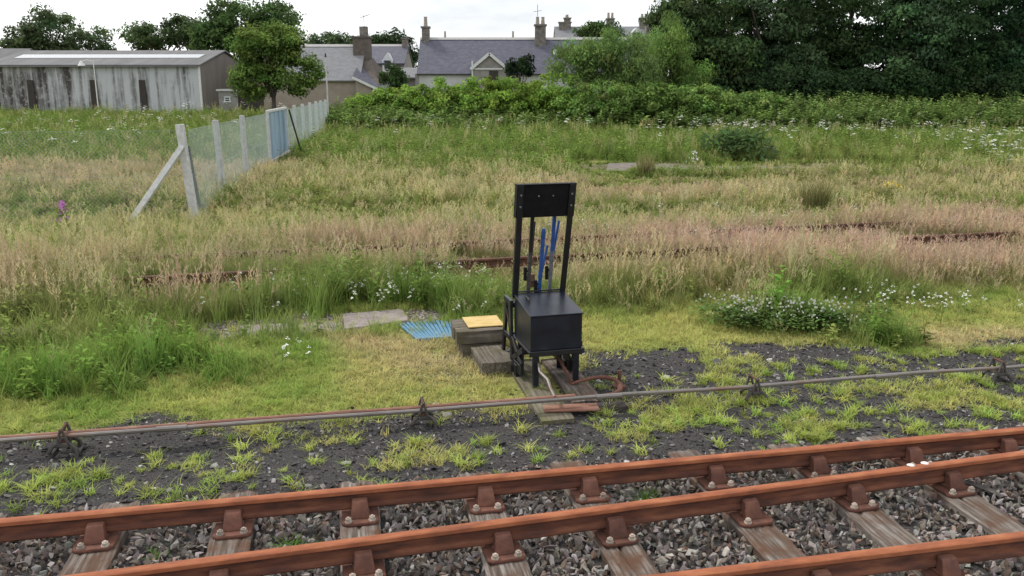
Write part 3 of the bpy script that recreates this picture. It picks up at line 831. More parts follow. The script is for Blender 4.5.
m_.hexa([onp(-.30, 1.0, -.004), onp(.30, 1.0, -.004), onp(.30, 1.0, .088), onp(-.30, 1.0, .088), onp(-.30, 1.008, -.004), onp(.30, 1.008, -.004), onp(.30, 1.008, .088), onp(-.30, 1.008, .088)])
bo = m_.build('top_board', M['black_flat'], lf)
for bx in (-.075, .07):
    m_ = MB(); q = Vector(onp(bx, .905, .012)); m_.tube([q, q + Vector((0, -.008, 0))], .008, 6); m_.build('bolt', M['steel'], bo)
def lever(x, top, colr, low, lean, grip_x):
    b0, b1 = Vector((x, .80, .30)), Vector((x + .01, .80 - lean, top))
    P_ = lambda f: b0.lerp(b1, f)
    f1 = .58
    m1 = MB(); m1.bar(b0, P_(f1), .036, .022, (1, 0, 0)); m1.tube([P_(f1 - .02), P_(f1 + .06)], [.026, .020], 8)
    le = m1.build('lever', M[low], lf, bevel=.002)
    m2 = MB(); m2.tube([P_(f1 + .03), P_(.8), P_(.97), P_(1.0)], [.020, .020, .023, .016], 9); m2.build('hand_grip', M[colr], le, smooth=True)
    m3 = MB(); q = P_(f1 + .03); e = P_(f1 + .26) + Vector((grip_x * 1.5, .07, 0)); m3.bar(q + Vector((.016, .012, 0)), e, .022, .022, (1, 0, 0)); m3.build('catch_handle', M[colr], le, bevel=.002)
    m4 = MB(); q = P_(f1 - .10); m4.box((q.x - .042, q.y, q.z), (.030, .035, .14)); m4.box((q.x - .022, q.y, q.z + .03), (.03, .02, .02)); m4.build('catch_block', M['black_flat'], le, bevel=.003)
lever(-.085, 1.80, 'black', 'iron', .24, .03)
lever(.030, 1.50, 'blue', 'blue', .22, .05)
lever(.145, 1.80, 'blue', 'steel', .24, .05)
m_ = MB(); m_.box((-.028, .77, .93), (.060, .06, .14)); m_.tube([(-.028, .735, .93), (-.028, .722, .93)], .018, 8); m_.build('lock', M['brass'], lf, bevel=.01)
m_ = MB(); m_.box((0, .605, .856), (.56, .018, .016)); m_.build('hinge_bar', M['black'], lf, bevel=.002)

# timbers, plate, crank under the frame --------------------------------
def timber(name, label, cat, c, size, rz, mat, top, group=None, seed=0, tilt=(0, 0)):
    """short sawn timber, grain along local y"""
    rng = random.Random(seed); W, L, H = size; m1 = MB(); nx, ny = 5, 10
    V, Fc = [], []
    for j in range(ny + 1):
        for i in range(nx + 1):
            V.append((-W / 2 + W * i / nx + rng.uniform(-.004, .004), -L / 2 + L * j / ny + (rng.uniform(-.008, .008) if j in (0, ny) else 0), rng.uniform(-.006, .0) - (.006 if i in (0, nx) or j in (0, ny) else 0)))
    k = nx + 1
    for j in range(ny):
        for i in range(nx): Fc.append((j * k + i, j * k + i + 1, (j + 1) * k + i + 1, (j + 1) * k + i))
    rim = [i for i in range(k)] + [j * k + nx for j in range(1, ny + 1)] + [ny * k + i for i in range(nx - 1, -1, -1)] + [j * k for j in range(ny - 1, 0, -1)]
    o0 = len(V)
    for q in rim: V.append((V[q][0] * .99, V[q][1] * .99, -H))
    for a_ in range(len(rim)):
        b_ = (a_ + 1) % len(rim); Fc.append((rim[b_], rim[a_], o0 + a_, o0 + b_))
    Fc.append(tuple(range(o0, o0 + len(rim)))[::-1])
    m1.add(V, Fc); o = m1.build(name, mat, None)
    o.location = (c[0], c[1], top); o.rotation_euler = (tilt[0], tilt[1], rz)
    return tag(o, label, cat, group)
def L2W(x_, y_, z_=0.0, rz=PHI, o=(.43, 7.86)): return (o[0] + math.cos(rz) * x_ - math.sin(rz) * y_, o[1] + math.sin(rz) * x_ + math.cos(rz) * y_, z_)
timber('bearer_timber', 'mossy flat timber bearer running out from under the lever frame past the rods', 'timber', L2W(-.19, .02), (.30, 1.72, .10), PHI, M['plank_wood'], .045, seed=3)
timber('bearer_timber', 'dark timber bearer under the lever frame on the crank side', 'timber', L2W(.20, .22), (.30, 1.30, .10), PHI, M['sleeper'], .040, seed=4)
m_ = MB(); m_.box((0, 0, 0), (.50, .16, .016)); pl = m_.build('rusty_plate', M['rod_rust'], None, bevel=.003)
pl.location = L2W(-.02, -.63, .056); pl.rotation_euler = (0, 0, PHI - .10); tag(pl, 'flat rusty steel plate bolted across the mossy timber bearer', 'plate')
m_ = MB(); m_.hexa([(-.2, -.08, -.06), (.2, -.08, -.06), (.2, .08, -.06), (-.2, .08, -.06), (-.18, -.07, .03), (.18, -.07, .03), (.18, .07, .03), (-.18, .07, .03)]); fb = m_.build('foundation_block', M['dark_wood'], None, bevel=.01)
fb.location = L2W(.33, -.60, .02); fb.rotation_euler = (0, 0, PHI); tag(fb, 'low dark block under the rods beside the rusty plate', 'block')

ck = thing('accommodating_crank', 'curved rusty crank arm looping beside the lever frame legs', 'crank', at(600, 384, 0))
def rel(p): return Vector(p) - ck.location
m_ = MB(); pts = [rel(at(u_, v_, .135)) for u_, v_ in ((571, 384), (580, 381), (592, 378), (604, 377), (614, 379), (620, 384), (620, 390), (614, 394), (600, 396), (584, 397))]
m_.tube(pts, [.018, .018, .022, .024, .024, .026, .026, .022, .019, .018], 8, flat=.8); m_.build('crank_arm', M['rust_chair'], ck, smooth=True)
m_ = MB(); q = rel(at(619, 388, .0)); m_.tube([q + Vector((0, 0, -.03)), q + Vector((0, 0, .18))], .020, 8); m_.tube([q + Vector((0, 0, -.03)), q + Vector((0, 0, .03))], .07, 10); m_.build('pivot', M['rust_dark'], ck, smooth=True)
m_ = MB(); q = rel(at(574, 384, .0)); m_.tube([q + Vector((0, 0, -.02)), q + Vector((0, 0, .17))], .018, 8); m_.build('joint_pin', M['rust_dark'], ck, smooth=True)
m_ = MB(); m_.tube([L2W(.06, .35, .33), L2W(.07, .05, .24), at(572, 382, .15)], .016, 7); tag(m_.build('down_rod', M['rust_dark'], None, smooth=True), 'short rusty rod from under the cabinet down to the crank arm', 'rod')
m_ = MB(); m_.tube([L2W(-.12, .35, .33), at(540, 372, .26), at(548, 380, .22), at(551, 389, .19), at(555, 397, .165)], [.014, .014, .017, .015, .015], 7); tag(m_.build('down_rod', M['rod_grey'], None, smooth=True), 'short pale grey rod from under the cabinet bent down to the point rods', 'rod')

# steps ---------------------------------------------------------------
STEP_R = PHI + math.pi / 2
def on(u, v, z): q = at(u, v, z); return q
c = (at(482, 376).x + .155, at(482, 376).y + .30)
timber('step_timber', 'thick weathered timber block forming the lower step beside the lever frame', 'timber', (c[0] - .045, c[1] + .01), (.37, .60, .155), PHI + .05, M['step_wood'], .150, seed=11)
u0 = at(465, 345, .15)
for j in range(3):
    d = Vector((.175, .10 + .185 * j, 0)); q = u0 + T * d.x + N * d.y
    timber('step_timber', ['front timber of the upper step with a cracked side', 'middle timber of the upper step half under the yellow board', 'rear timber of the upper step half under the yellow board'][j], 'timber', (q.x, q.y), (.180, .52 + .02 * (j % 2), .150), STEP_R + (.01, -.02, .015)[j], M['step_wood'], .306 - .004 * j, 'timbers of the upper step', seed=20 + j)
    timber('step_timber', ['front timber under the upper step, resting on the ground', 'middle timber under the upper step, resting on the ground', 'rear timber under the upper step, resting on the ground'][j], 'timber', (q.x + .02, q.y + .03), (.178, .46, .18), STEP_R, M['step_wood'], .150, 'timbers under the upper step', seed=30 + j)
m_ = MB(); m_.box((0, 0, 0), (.40, .42, .012)); yb = m_.build('yellow_board', M['yellow'], None, bevel=.002)
q = u0 + T * .25 + N * .31; yb.location = (q.x, q.y, .317); yb.rotation_euler = (0, 0, PHI + .03); tag(yb, 'flat faded yellow board lying on the upper timber step', 'board')

# blue grating ----------------------------------------------------------
gp = [at(396, 323, .02), at(452, 320, .02), at(457, 337, .02), at(417, 340, .02)]
gc = sum(gp, Vector()) / 4
gr = thing('blue_grating', 'pale blue slatted plastic grating lying flat in the grass beside the timber steps', 'grating', (gc.x, gc.y, tz(gc.x, gc.y) + .02))
def lp(a, b):  # position inside the sheet
    return (gp[0] * (1 - a) + gp[1] * a) * (1 - b) + (gp[3] * (1 - a) + gp[2] * a) * b - Vector((gc.x, gc.y, .02))
for k in range(13):
    a = (k + .5) / 13
    m_ = MB(); m_.bar(lp(a, 0.02), lp(a, .98), .036, .022, (1, 0, 0)); m_.build('slat', M['grating'], gr, bevel=.002)
for b in (.04, .5, .96):
    m_ = MB(); m_.bar(lp(0, b) - Vector((0, 0, .016)), lp(1, b) - Vector((0, 0, .016)), .03, .012, (0, 1, 0)); m_.build('cross_bar', M['grating'], gr)

# slabs ----------------------------------------------------------------
def slab(px, top, th, label, seed, mat='slab'):
    rng = random.Random(seed); P = [at(u_, v_, top) for u_, v_ in px]; ctr = sum(P, Vector()) / len(P)
    out = []
    for i in range(len(P)):
        a, b = P[i], P[(i + 1) % len(P)]
        for j in range(4):
            q = a.lerp(b, j / 4); out.append((q.x - ctr.x + rng.uniform(-.012, .012), q.y - ctr.y + rng.uniform(-.012, .012)))
    m1 = MB(); m1.prism(out, -th, 0, 'z'); o = m1.build('stone_slab', M[mat], None, bevel=.008)
    o.location = (ctr.x, ctr.y, top + tz(ctr.x, ctr.y)); return tag(o, label, 'slab', kind='thing')
slab([(345, 329), (409, 320), (402, 309), (343, 314)], .05, .09, 'thick grey stone slab beside the blue grating', 1)
slab([(390, 299), (409, 299), (407, 293), (391, 294)], .05, .09, 'small square grey slab in the grass behind the thick slab', 2)
for i, px in enumerate([[(290, 336), (340, 333), (336, 322), (296, 324)], [(243, 340), (287, 338), (290, 324), (240, 327)], [(-10, 344), (24, 343), (28, 328), (-10, 328)], [(26, 341), (50, 339), (52, 327), (30, 328)]]):
    slab(px, .028, .08, ['cracked flat path stone next to the thick slab', 'cracked flat path stone between grass clump and thick slab', 'wide cracked flat path stone behind the lush grass clump', 'narrow cracked flat path stone behind the lush grass clump'][i], 5 + i)

# ------------------------------------------------------------------ old overgrown siding
o0, o1 = at(100, 259, .33), at(1000, 217, .33); od = (o1 - o0).normalized(); on_ = Vector((-od.y, od.x, 0))
rail('old_rail', 'dark rusty half buried rail of the old siding on its village side', o0 - od * 3, o1 + od * 5, .34, M['rust_dark'], 'rails of the overgrown siding')
rail('old_rail', 'dark rusty half buried rail of the old siding on its lever frame side', o0 - od * 3 - on_ * 1.5, o1 + od * 5 - on_ * 1.5, .34, M['rust_dark'], 'rails of the overgrown siding')
def d_old(x, y): return (x - o0.x) * on_.x + (y - o0.y) * on_.y

# far old platform strip: broken concrete paving
def strip_map(x, y):
    p, q = at(600, 166), at(900, 170)
    k = np.clip(((x - p.x) * (q.x - p.x) + (y - p.y) * (q.y - p.y)) / ((q - p).length ** 2), 0, 1)
    d = np.hypot(x - p.x - k * (q.x - p.x), (y - p.y - k * (q.y - p.y)))
    return (1 - sstep(1.2, 2.2, d + (vnoise(x, y, 1.3, 14) - .5) * 2.2))
for i, (u0_, u1_, v_) in enumerate([(606, 640, 166), (643, 672, 167), (676, 700, 168), (703, 732, 169), (735, 765, 169), (770, 797, 170), (800, 822, 171)]):
    slab([(u0_, v_ + 4), (u1_, v_ + 5), (u1_ + 2, v_ - 4), (u0_ + 2, v_ - 3)], .09, .18, 'broken concrete paving slab, %s in its meadow row from the end nearest the cottages' % ORD[i], 30 + i, 'slab_old')['group'] = 'broken paving slabs in the meadow'
q = at(768, 158); m_ = MB(); m_.box((0, 0, .2), (.42, .35, .5)); sp = m_.build('timber_stump', M['stump'], None, bevel=.03); sp.location = (q.x, q.y, tz(q.x, q.y)); tag(sp, 'short dark square timber stump beside the leafy clump in the meadow', 'stump')

# ------------------------------------------------------------------ fence
fence = thing('mesh_fence', 'chain link mesh fence on pale concrete posts running back across the meadow', 'fence', (-6.95, 18.5, 0))
fd = Vector((-10.9 + 6.95, 50 - 18.5, 0)).normalized()
FH = 2.06
def fpost(p, w=.13, h=FH, lean=0.0, name='post'):
    m1 = MB(); b = Vector((p[0], p[1], tz(p[0] - 6.95, p[1] + 18.5) - .1)); tpt = Vector((p[0] - lean, p[1], h))
    m1.bar(b, tpt, w, w * .9, (1, 0, 0)); return m1.build(name, M['concrete'], fence, bevel=.008)
fpost((0, 0), .155, 2.08, .16)
m_ = MB(); q = at(122, 229); m_.bar(Vector((q.x + 6.95, q.y - 18.5, -.1)), (-.12, -.05, 1.62), .12, .11, (0, 1, 0)); m_.build('strut', M['concrete'], fence, bevel=.008)
m_ = MB(); m_.bar((-.06, .10, 1.6), (-.26, 1.1, -.1), .06, .06, (1, 0, 0)); m_.build('strut', M['dark_wood'], fence, bevel=.008)
dists = [3.1, 6.5, 18.9, 21.9, 24.9, 27.9, 31.0, 33.6]
for d_ in dists: fpost((fd * d_)[:2], .13, 2.05, .05 * random.uniform(-.5, 1.5))
def mesh_panel(p0, p1, h0, h1):
    p0, p1 = Vector(p0), Vector(p1); L = (p1 - p0).length; dr = (p1 - p0) / L; m1 = MB(); H = h1 - h0
    step = .085; nrm = Vector((-dr.y, dr.x, 0))
    a = -H
    while a < L:
        for sgn in (1, -1):
            x0, z0, x1, z1 = (a, 0, a + H, H) if sgn > 0 else (a, H, a + H, 0)
            k0, k1 = max(0, (0 - x0) / H), min(1, (L - x0) / H)
            if k1 > k0 + .01:
                q0 = p0 + dr * (x0 + k0 * H) + Vector((0, 0, h0 + z0 + (z1 - z0) * k0)); q1 = p0 + dr * (x0 + k1 * H) + Vector((0, 0, h0 + z0 + (z1 - z0) * k1))
                m1.tube([q0, q1], .0022, 3)
        a += step
    for zz in (h0 + .02, (h0 + h1) / 2, h1): m1.tube([p0 + Vector((0, 0, zz)), p1 + Vector((0, 0, zz))], .0035, 3)
    o = m1.build('wire_mesh', M['wire'], fence); o['kind'] = 'stuff'; return o
mesh_panel((0, 0, 0), fd * 11.0, .05, 1.96)
mesh_panel(fd * 16.0, fd * 33.6, .05, 1.96)
mesh_panel((0, 0, 0), -T * 10.5, .05, 1.96)
fpost((-T * 10.5)[:2], .13)
gate = thing('sheet_gate', 'blue grey gate of upright sheets in a white frame in the mesh fence', 'gate', Vector((-6.95, 18.5, 0)) + fd * 11.1, math.atan2(fd.y, fd.x))
GL = 4.8
for k in range(9):
    m_ = MB(); x0 = .08 + k * (GL - .16) / 9; m_.box((x0 + (GL - .16) / 18, .012 * (-1) ** k, 1.03), ((GL - .16) / 9 - .025, .025, 1.86)); m_.build('panel', M['gate_blue'], gate, bevel=.004)
for nm, c_, s_ in (('frame_post', (0, 0, 1.0), (.12, .10, 2.1)), ('frame_post', (GL, 0, 1.0), (.10, .10, 2.1)), ('frame_rail', (GL / 2, 0, 2.02), (GL, .09, .09)), ('frame_rail', (GL / 2, -.06, .35), (GL, .06, .09))):
    m_ = MB(); m_.box(c_, s_); m_.build(nm, M['concrete'], gate, bevel=.006)
m_ = MB(); m_.bar((GL + .15, -.1, 1.95), (GL + .7, -.5, -.1), .06, .06, (0, 1, 0)); m_.build('brace', M['dark_wood'], gate)

# ------------------------------------------------------------------ buildings
def shed_wall_mat():
    m, nt, bs = base_mat('shed_sheets')
    n, l = nt.nodes, nt.links
    tc = n.new('ShaderNodeTexCoord')
    def tex(sc, st_, det=6, ro=.6):
        mp = n.new('ShaderNodeMapping'); mp.inputs['Scale'].default_value = st_; l.new(tc.outputs['Object'], mp.inputs['Vector'])
        t = n.new('ShaderNodeTexNoise'); t.inputs['Scale'].default_value = sc; t.inputs['Detail'].default_value = det; t.inputs['Roughness'].default_value = ro
        l.new(mp.outputs[0], t.inputs['Vector']); return t.outputs['Fac']
    streak = tex(1.6, (1.3, 1, .10)); blot = tex(.5, (1, 1, 1)); flake = tex(3.0, (1, 1, 1), 8, .75)
    sep = n.new('ShaderNodeSeparateXYZ'); l.new(tc.outputs['Object'], sep.inputs[0])
    mr = n.new('ShaderNodeMapRange'); mr.inputs[1].default_value = -17; mr.inputs[2].default_value = -6; mr.inputs[3].default_value = .17; mr.inputs[4].default_value = -.03
    l.new(sep.outputs['X'], mr.inputs[0])           # staining is heavier along the old end of the shed
    ad = n.new('ShaderNodeMath'); ad.operation = 'ADD'; l.new(streak, ad.inputs[0]); l.new(mr.outputs[0], ad.inputs[1])
    bl = n.new('ShaderNodeMath'); bl.operation = 'MULTIPLY_ADD'; bl.inputs[1].default_value = .35; l.new(blot, bl.inputs[0]); l.new(ad.outputs[0], bl.inputs[2])
    r1 = ramp(nt, [(.62, (.42, .44, .47)), (.72, (.25, .255, .265)), (.85, (.060, .052, .052))]); l.new(bl.outputs[0], r1.inputs['Fac'])
    r2 = ramp(nt, [(.52, (0, 0, 0)), (.60, (1, 1, 1))]); l.new(flake, r2.inputs['Fac'])
    mx = n.new('ShaderNodeMix'); mx.data_type = 'RGBA'; mm = n.new('ShaderNodeMath'); mm.operation = 'MULTIPLY'; mm.inputs[1].default_value = .45
    l.new(r2.outputs[0], mm.inputs[0]); l.new(mm.outputs[0], mx.inputs[0]); l.new(r1.outputs[0], mx.inputs[6]); mx.inputs[7].default_value = (.46, .47, .49, 1)
    l.new(mx.outputs[2], bs.inputs['Base Color']); bs.inputs['Roughness'].default_value = .85; bs.inputs['Specular IOR Level'].default_value = .2
    return m
M['shed_wall'] = shed_wall_mat()
M['shed_gable'] = noisy('shed_gable', [(.3, (.125, .112, .105)), (.7, (.175, .158, .148))], 1.4, .9, 6, stretch=(1, 1, .25))
M['shed_roof'] = noisy('shed_roof', [(.3, (.105, .105, .108)), (.7, (.165, .163, .166))], .9, .85, 6, stretch=(1.5, .4, .4))
M['skylight'] = plain('skylight_sheet', (.42, .44, .46), .5)
M['slate'] = noisy('slate_roof', [(.3, (.068, .070, .094)), (.55, (.098, .100, .130)), (.75, (.135, .134, .155))], 2.6, .7, 8, .3, 6, (1, 1, 2.5), spec=.3, vary=.12, dist=.03)
M['slate_old'] = noisy('slate_roof_old', [(.3, (.13, .135, .145)), (.7, (.19, .19, .20))], 2.2, .75, 8, .3, 6, (1, 1, 2.5), spec=.3, vary=.12, dist=.03)
M['harl'] = noisy('harling', [(.3, (.24, .205, .175)), (.7, (.31, .27, .235))], 2, .95, 6)
M['white_wall'] = noisy('whitewashed_wall', [(.3, (.40, .41, .42)), (.7, (.50, .51, .52))], 1.2, .9, 6)
M['grey_wall'] = noisy('grey_harling', [(.3, (.19, .18, .175)), (.7, (.27, .26, .25))], 2, .95, 6)
M['stone_wall'] = noisy('rubble_stone', [(.3, (.09, .082, .076)), (.5, (.16, .145, .13)), (.7, (.24, .22, .20))], 4.5, .95, 4, .6, 6)
M['brown_stone'] = noisy('brown_stone', [(.3, (.085, .070, .062)), (.7, (.14, .118, .103))], 3, .95, 5)
M['ridge'] = plain('pale_ridge', (.40, .39, .38), .8)
M['pot'] = noisy('chimney_pot', [(.3, (.26, .22, .18)), (.7, (.38, .34, .29))], 5, .85)
M['trim'] = plain('white_trim', (.55, .57, .58), .6)

def gable_body(m1, L, D, eave, ridge, z0=-1.0, x0=0.0):
    m1.prism([(0, z0), (0, eave), (D / 2, ridge - .12), (D, eave), (D, z0)], x0, L, 'x')
def roof_slab(m1, x0, x1, ya, za, yb, zb, th=.14):
    d = Vector((0, yb - ya, zb - za)).normalized(); nn = Vector((0, -d.z, d.y)) * th
    if nn.z < 0: nn = -nn
    p = [Vector((x0, ya, za)), Vector((x1, ya, za)), Vector((x1, yb, zb)), Vector((x0, yb, zb))]
    m1.hexa(p + [q + nn for q in p])
def gable_roof(L, D, eave, ridge, mat, root, over=.25, ox=.1, ridge_mat='ridge', name='roof', x0=0.0):
    sl = (ridge - eave) / (D / 2); m1 = MB()
    roof_slab(m1, x0 - ox, L + ox, -over, eave - over * sl, D / 2, ridge); roof_slab(m1, x0 - ox, L + ox, D + over, eave - over * sl, D / 2, ridge)
    rf = m1.build(name, mat, root)
    if ridge_mat:
        m2 = MB(); m2.prism([(D / 2 - .22, ridge + .06), (D / 2, ridge + .27), (D / 2 + .22, ridge + .06)], x0 - ox, L + ox, 'x'); m2.build('ridge_tile', M[ridge_mat], rf)
    return rf
def chimney(root, c, w, d, z0, z1, mat, pots=(0,), pot_h=.75):
    m1 = MB(); m1.box((c[0], c[1], (z0 + z1) / 2), (w, d, z1 - z0)); m1.box((c[0], c[1], z1 + .06), (w + .18, d + .18, .14)); ch = m1.build('chimney', M[mat], root)
    for px in pots:
        m2 = MB(); m2.tube([(c[0] + px, c[1], z1 + .12), (c[0] + px, c[1], z1 + .3), (c[0] + px, c[1], z1 + pot_h - .08), (c[0] + px, c[1], z1 + pot_h)], [.19, .17, .14, .17], 8); m2.build('chimney_pot', M['pot'], ch)
    return ch
def window(root, x, z, w, h, y=-.03, bars=True):
    m1 = MB()
    for c_, s_ in (((x, y, z + h / 2), (w + .12, .08, .08)), ((x, y, z - h / 2), (w + .16, .12, .08)), ((x - w / 2, y, z), (.08, .08, h)), ((x + w / 2, y, z), (.08, .08, h)), ((x, y, z), (w, .06, .05))): m1.box(c_, s_)
    f_ = m1.build('window', M['trim'], root)
    m2 = MB(); m2.box((x, y + .02, z), (w - .06, .03, h - .06)); m2.build('pane', M['glass'], f_)
    return f_

# shed: origin at its right front corner, running to the left ----------
shp = atY(203, 110, 70.0)
shed = thing('long_shed', 'long low shed with stained pale side wall, grey roof and skylight strip', 'shed', (shp.x, 70, tz(shp.x, 70)), R(-2.0))
EV, RG, SD, SL = 3.62, 4.92, 11.5, 17.4
m_ = MB(); m_.box((-SL / 2, .06, EV / 2 - .2), (SL, .12, EV + .4)); m_.build('side_wall', M['shed_wall'], shed)
m_ = MB(); m_.prism([(.13, -.4), (.13, EV - .02), (SD / 2, RG - .14), (SD, EV - .02), (SD, -.4)], -SL + .02, -.02, 'x'); m_.build('gable_wall', M['shed_gable'], shed)
m_ = MB(); sl_ = (RG - EV) / (SD / 2); roof_slab(m_, -SL - .1, .12, -.25, EV - .25 * sl_ + .02, SD / 2, RG, .10); roof_slab(m_, -SL - .1, .12, SD + .25, EV - .25 * sl_ + .02, SD / 2, RG, .10); rf = m_.build('roof', M['shed_roof'], shed)
m_ = MB(); roof_slab(m_, -SL + 1.0, -.9, 2.3, EV + 2.3 * sl_ + .125, 3.7, EV + 3.7 * sl_ + .125, .03); m_.build('skylight', M['skylight'], rf)
m_ = MB(); m_.box((-SL / 2, -.33, EV - .06), (SL, .10, .10)); m_.build('gutter', M['shed_roof'], shed)
for xx in (-4.75, -8.75, -13.9):
    m_ = MB(); m_.hexa([(xx - .30, -.14, -.4), (xx + .34, -.14, -.4), (xx + .34, .0, -.4), (xx - .30, .0, -.4), (xx - .24, -.10, 2.5), (xx + .22, -.10, 2.5), (xx + .22, .0, 2.5), (xx - .24, .0, 2.5)]); m_.build('buttress', M['dark_wood'], shed)
m_ = MB(); m_.box((-.06, -.02, EV / 2 - .2), (.14, .05, EV + .3)); m_.build('corner_strip', M['white_paint'], shed)
# small hut
hp = atY(210, 104, 64)
hut = thing('small_hut', 'small flat roofed hut standing against the shed end', 'hut', (hp.x, 66, tz(hp.x, 66)), R(-6))
m_ = MB(); m_.box((.75, .8, .65), (1.5, 1.6, 2.3)); m_.build('wall', M['grey_wall'], hut)
m_ = MB(); m_.box((2.2, .85, .65), (1.39, 1.5, 2.3)); m_.build('store_wall', M['dark_wood'], hut)
m_ = MB(); m_.box((1.45, .8, 1.88), (3.1, 1.9, .14)); m_.build('roof', M['concrete'], hut)
window(hut, .7, 1.2, .4, .35)
# low dome-ended building at the far edge
bp = atY(-2, 66, 88)
ob = thing('distant_barn', 'grey barn roof peeping out beside the stained shed', 'barn', (bp.x - 9, 88, tz(bp.x, 88)), 0)
m_ = MB(); gable_body(m_, 10.6, 7, 3.4, 5.2); m_.build('wall', M['grey_wall'], ob); gable_roof(10.6, 7, 3.4, 5.25, M['shed_roof'], ob, ridge_mat=None)

def house(name, label, u, Y, L, D, eave_v, ridge_v, rot, wall, slate, **kw):
    p = atY(u, 60, Y); g = tz(p.x, Y)
    ez = atY(u, eave_v, Y).z - g; rz_ = atY(u, ridge_v, Y + D / 2).z - g
    h_ = thing(name, label, 'house', (p.x, Y, g), rot)
    m1 = MB(); gable_body(m1, L, D, ez, rz_, x0=kw.get('x0', 0.0)); m1.build('wall', M[wall], h_)
    gable_roof(L, D, ez, rz_, M[slate], h_, **kw)
    return h_, ez, rz_

# long cottage row in the middle
cot, ez, rz_ = house('cottage', 'long slate roofed cottage row with white end wall and porch gable', 418, 75, 20.6, 6.6, 72.5, 40.5, 0, 'white_wall', 'slate')
chimney(cot, (.40, 3.3), .62, .9, rz_ - 1.2, rz_ + 1.05, 'stone_wall', (0,), .95)
chimney(cot, (10.5, 2.85), .95, .8, rz_ - 1.3, rz_ + 1.2, 'stone_wall', (-.25, .22), .75)
chimney(cot, (20.2, 3.3), .8, .9, rz_ - 1.0, rz_ + 1.6, 'stone_wall', (-.2, .2), .6)
m_ = MB(); m_.tube([(10.25, 2.9, rz_ + 1.2), (10.25, 2.9, rz_ + 3.0)], .025, 5); m_.tube([(9.9, 2.9, rz_ + 2.4), (10.6, 2.9, rz_ + 2.5)], .02, 5); m_.build('aerial', M['steel'], cot)
def porch(root, x0, x1, y0, ev, rg, wallm):
    m1 = MB(); m1.prism([(x0, -1), (x0, ev), ((x0 + x1) / 2, rg - .1), (x1, ev), (x1, -1)], y0, .5, 'y'); po_ = m1.build('porch', M[wallm], root)
    m2 = MB(); xm = (x0 + x1) / 2
    for a, b in ((x0 - .2, xm), (x1 + .2, xm)):
        za = ev - .2 * (rg - ev) / (xm - x0)
        m2.hexa([(a, y0 - .15, za), (b, y0 - .15, rg), (b, 3.0, rg), (a, 3.0, za), (a, y0 - .15, za + .12), (b, y0 - .15, rg + .12), (b, 3.0, rg + .12), (a, 3.0, za + .12)])
    m2.build('porch_roof', M['slate'], po_)
    m3 = MB()
    for a, b in ((x0 - .2, xm), (x1 + .2, xm)):
        za = ev - .2 * (rg - ev) / (xm - x0); m3.bar((a, y0 - .2, za + .08), (b, y0 - .2, rg + .08), .08, .24, (0, 1, 0))
    m3.build('bargeboard', M['trim'], po_)
    m4 = MB(); m4.box((xm, y0 - .05, ev - .05), (x1 - x0, .08, .12)); m4.build('gable_board', M['trim'], po_)
    m5 = MB(); m5.box((xm + .35, y0 - .02, ev - .75), (.75, .06, 1.1)); m5.build('door', M['dark_wood'], po_)
    m6 = MB(); m6.box((x0 - .05, y0 - .06, ev - .6), (.12, .1, 2.4)); m6.build('downpipe', M['trim'], po_)
porch(cot, 4.75, 7.5, -1.6, ez + .32, ez + 1.42, 'grey_wall')
m_ = MB(); roof_slab(m_, 11.6, 12.1, 1.6, ez + 1.6 * (rz_ - ez) / 3.3 + .15, 2.1, ez + 2.1 * (rz_ - ez) / 3.3 + .15, .06); m_.build('rooflight', M['trim'], cot)
porch(cot, 17.7, 21.0, -1.4, ez + .7, ez + 1.95, 'grey_wall')
m_ = MB(); m_.box((-.14, 3.3, ez / 2 - .3), (.25, 6.8, ez + .4)); m_.build('end_wall', M['grey_wall'], cot)

# taller house behind
bh, ez, rz_ = house('house', 'tall house behind the cottage row with three stone chimneys', 556, 108, 11.6, 7, 42, 27.5, 0, 'grey_wall', 'slate_old', ridge_mat=None)
chimney(bh, (1.2, 3.0), 1.5, .9, rz_ - 2.0, rz_ + .5, 'stone_wall', (.2,), .9); chimney(bh, (1.5, 3.0), .8, .8, rz_ + .5, rz_ + 1.0, 'stone_wall', (0,), .5)
chimney(bh, (6.9, 3.3), .95, .8, rz_ - .5, rz_ + .95, 'stone_wall', (-.24, .24), .8)
chimney(bh, (11.1, 3.2), 1.1, .8, rz_ - 1.0, rz_ + 1.0, 'stone_wall', (-.25, .25), .6)
m_ = MB(); m_.prism([(9.0, ez + .3), (9.0, ez + .9), (9.8, ez + 1.7), (10.6, ez + .9), (10.6, ez + .3)], .3, 2.5, 'y'); dm = m_.build('dormer', M['trim'], bh)
m_ = MB(); m_.box((9.8, .27, ez + .8), (.9, .06, .7)); m_.build('pane', M['glass'], dm)
# chimneys of the street behind, seen over the ridge
for u_, v_ in ((445, 31), (513, 31)):
    hb, e2, r2 = house('house', 'hidden house whose small chimney shows over the ridge %s' % ('beside the cottage end chimney' if u_ < 480 else 'beside the middle cottage chimney'), u_ - 20, 128, 8, 7, 60, 41.5, 0, 'grey_wall', 'slate', ridge_mat=None)
    hb['group'] = 'houses hidden behind the cottage row'
    q = atY(u_, v_, 131.5); chimney(hb, (q.x - hb.location.x, 3.5), .7, .6, r2 - .4, r2 + .45, 'grey_wall', (0,), 1.0)

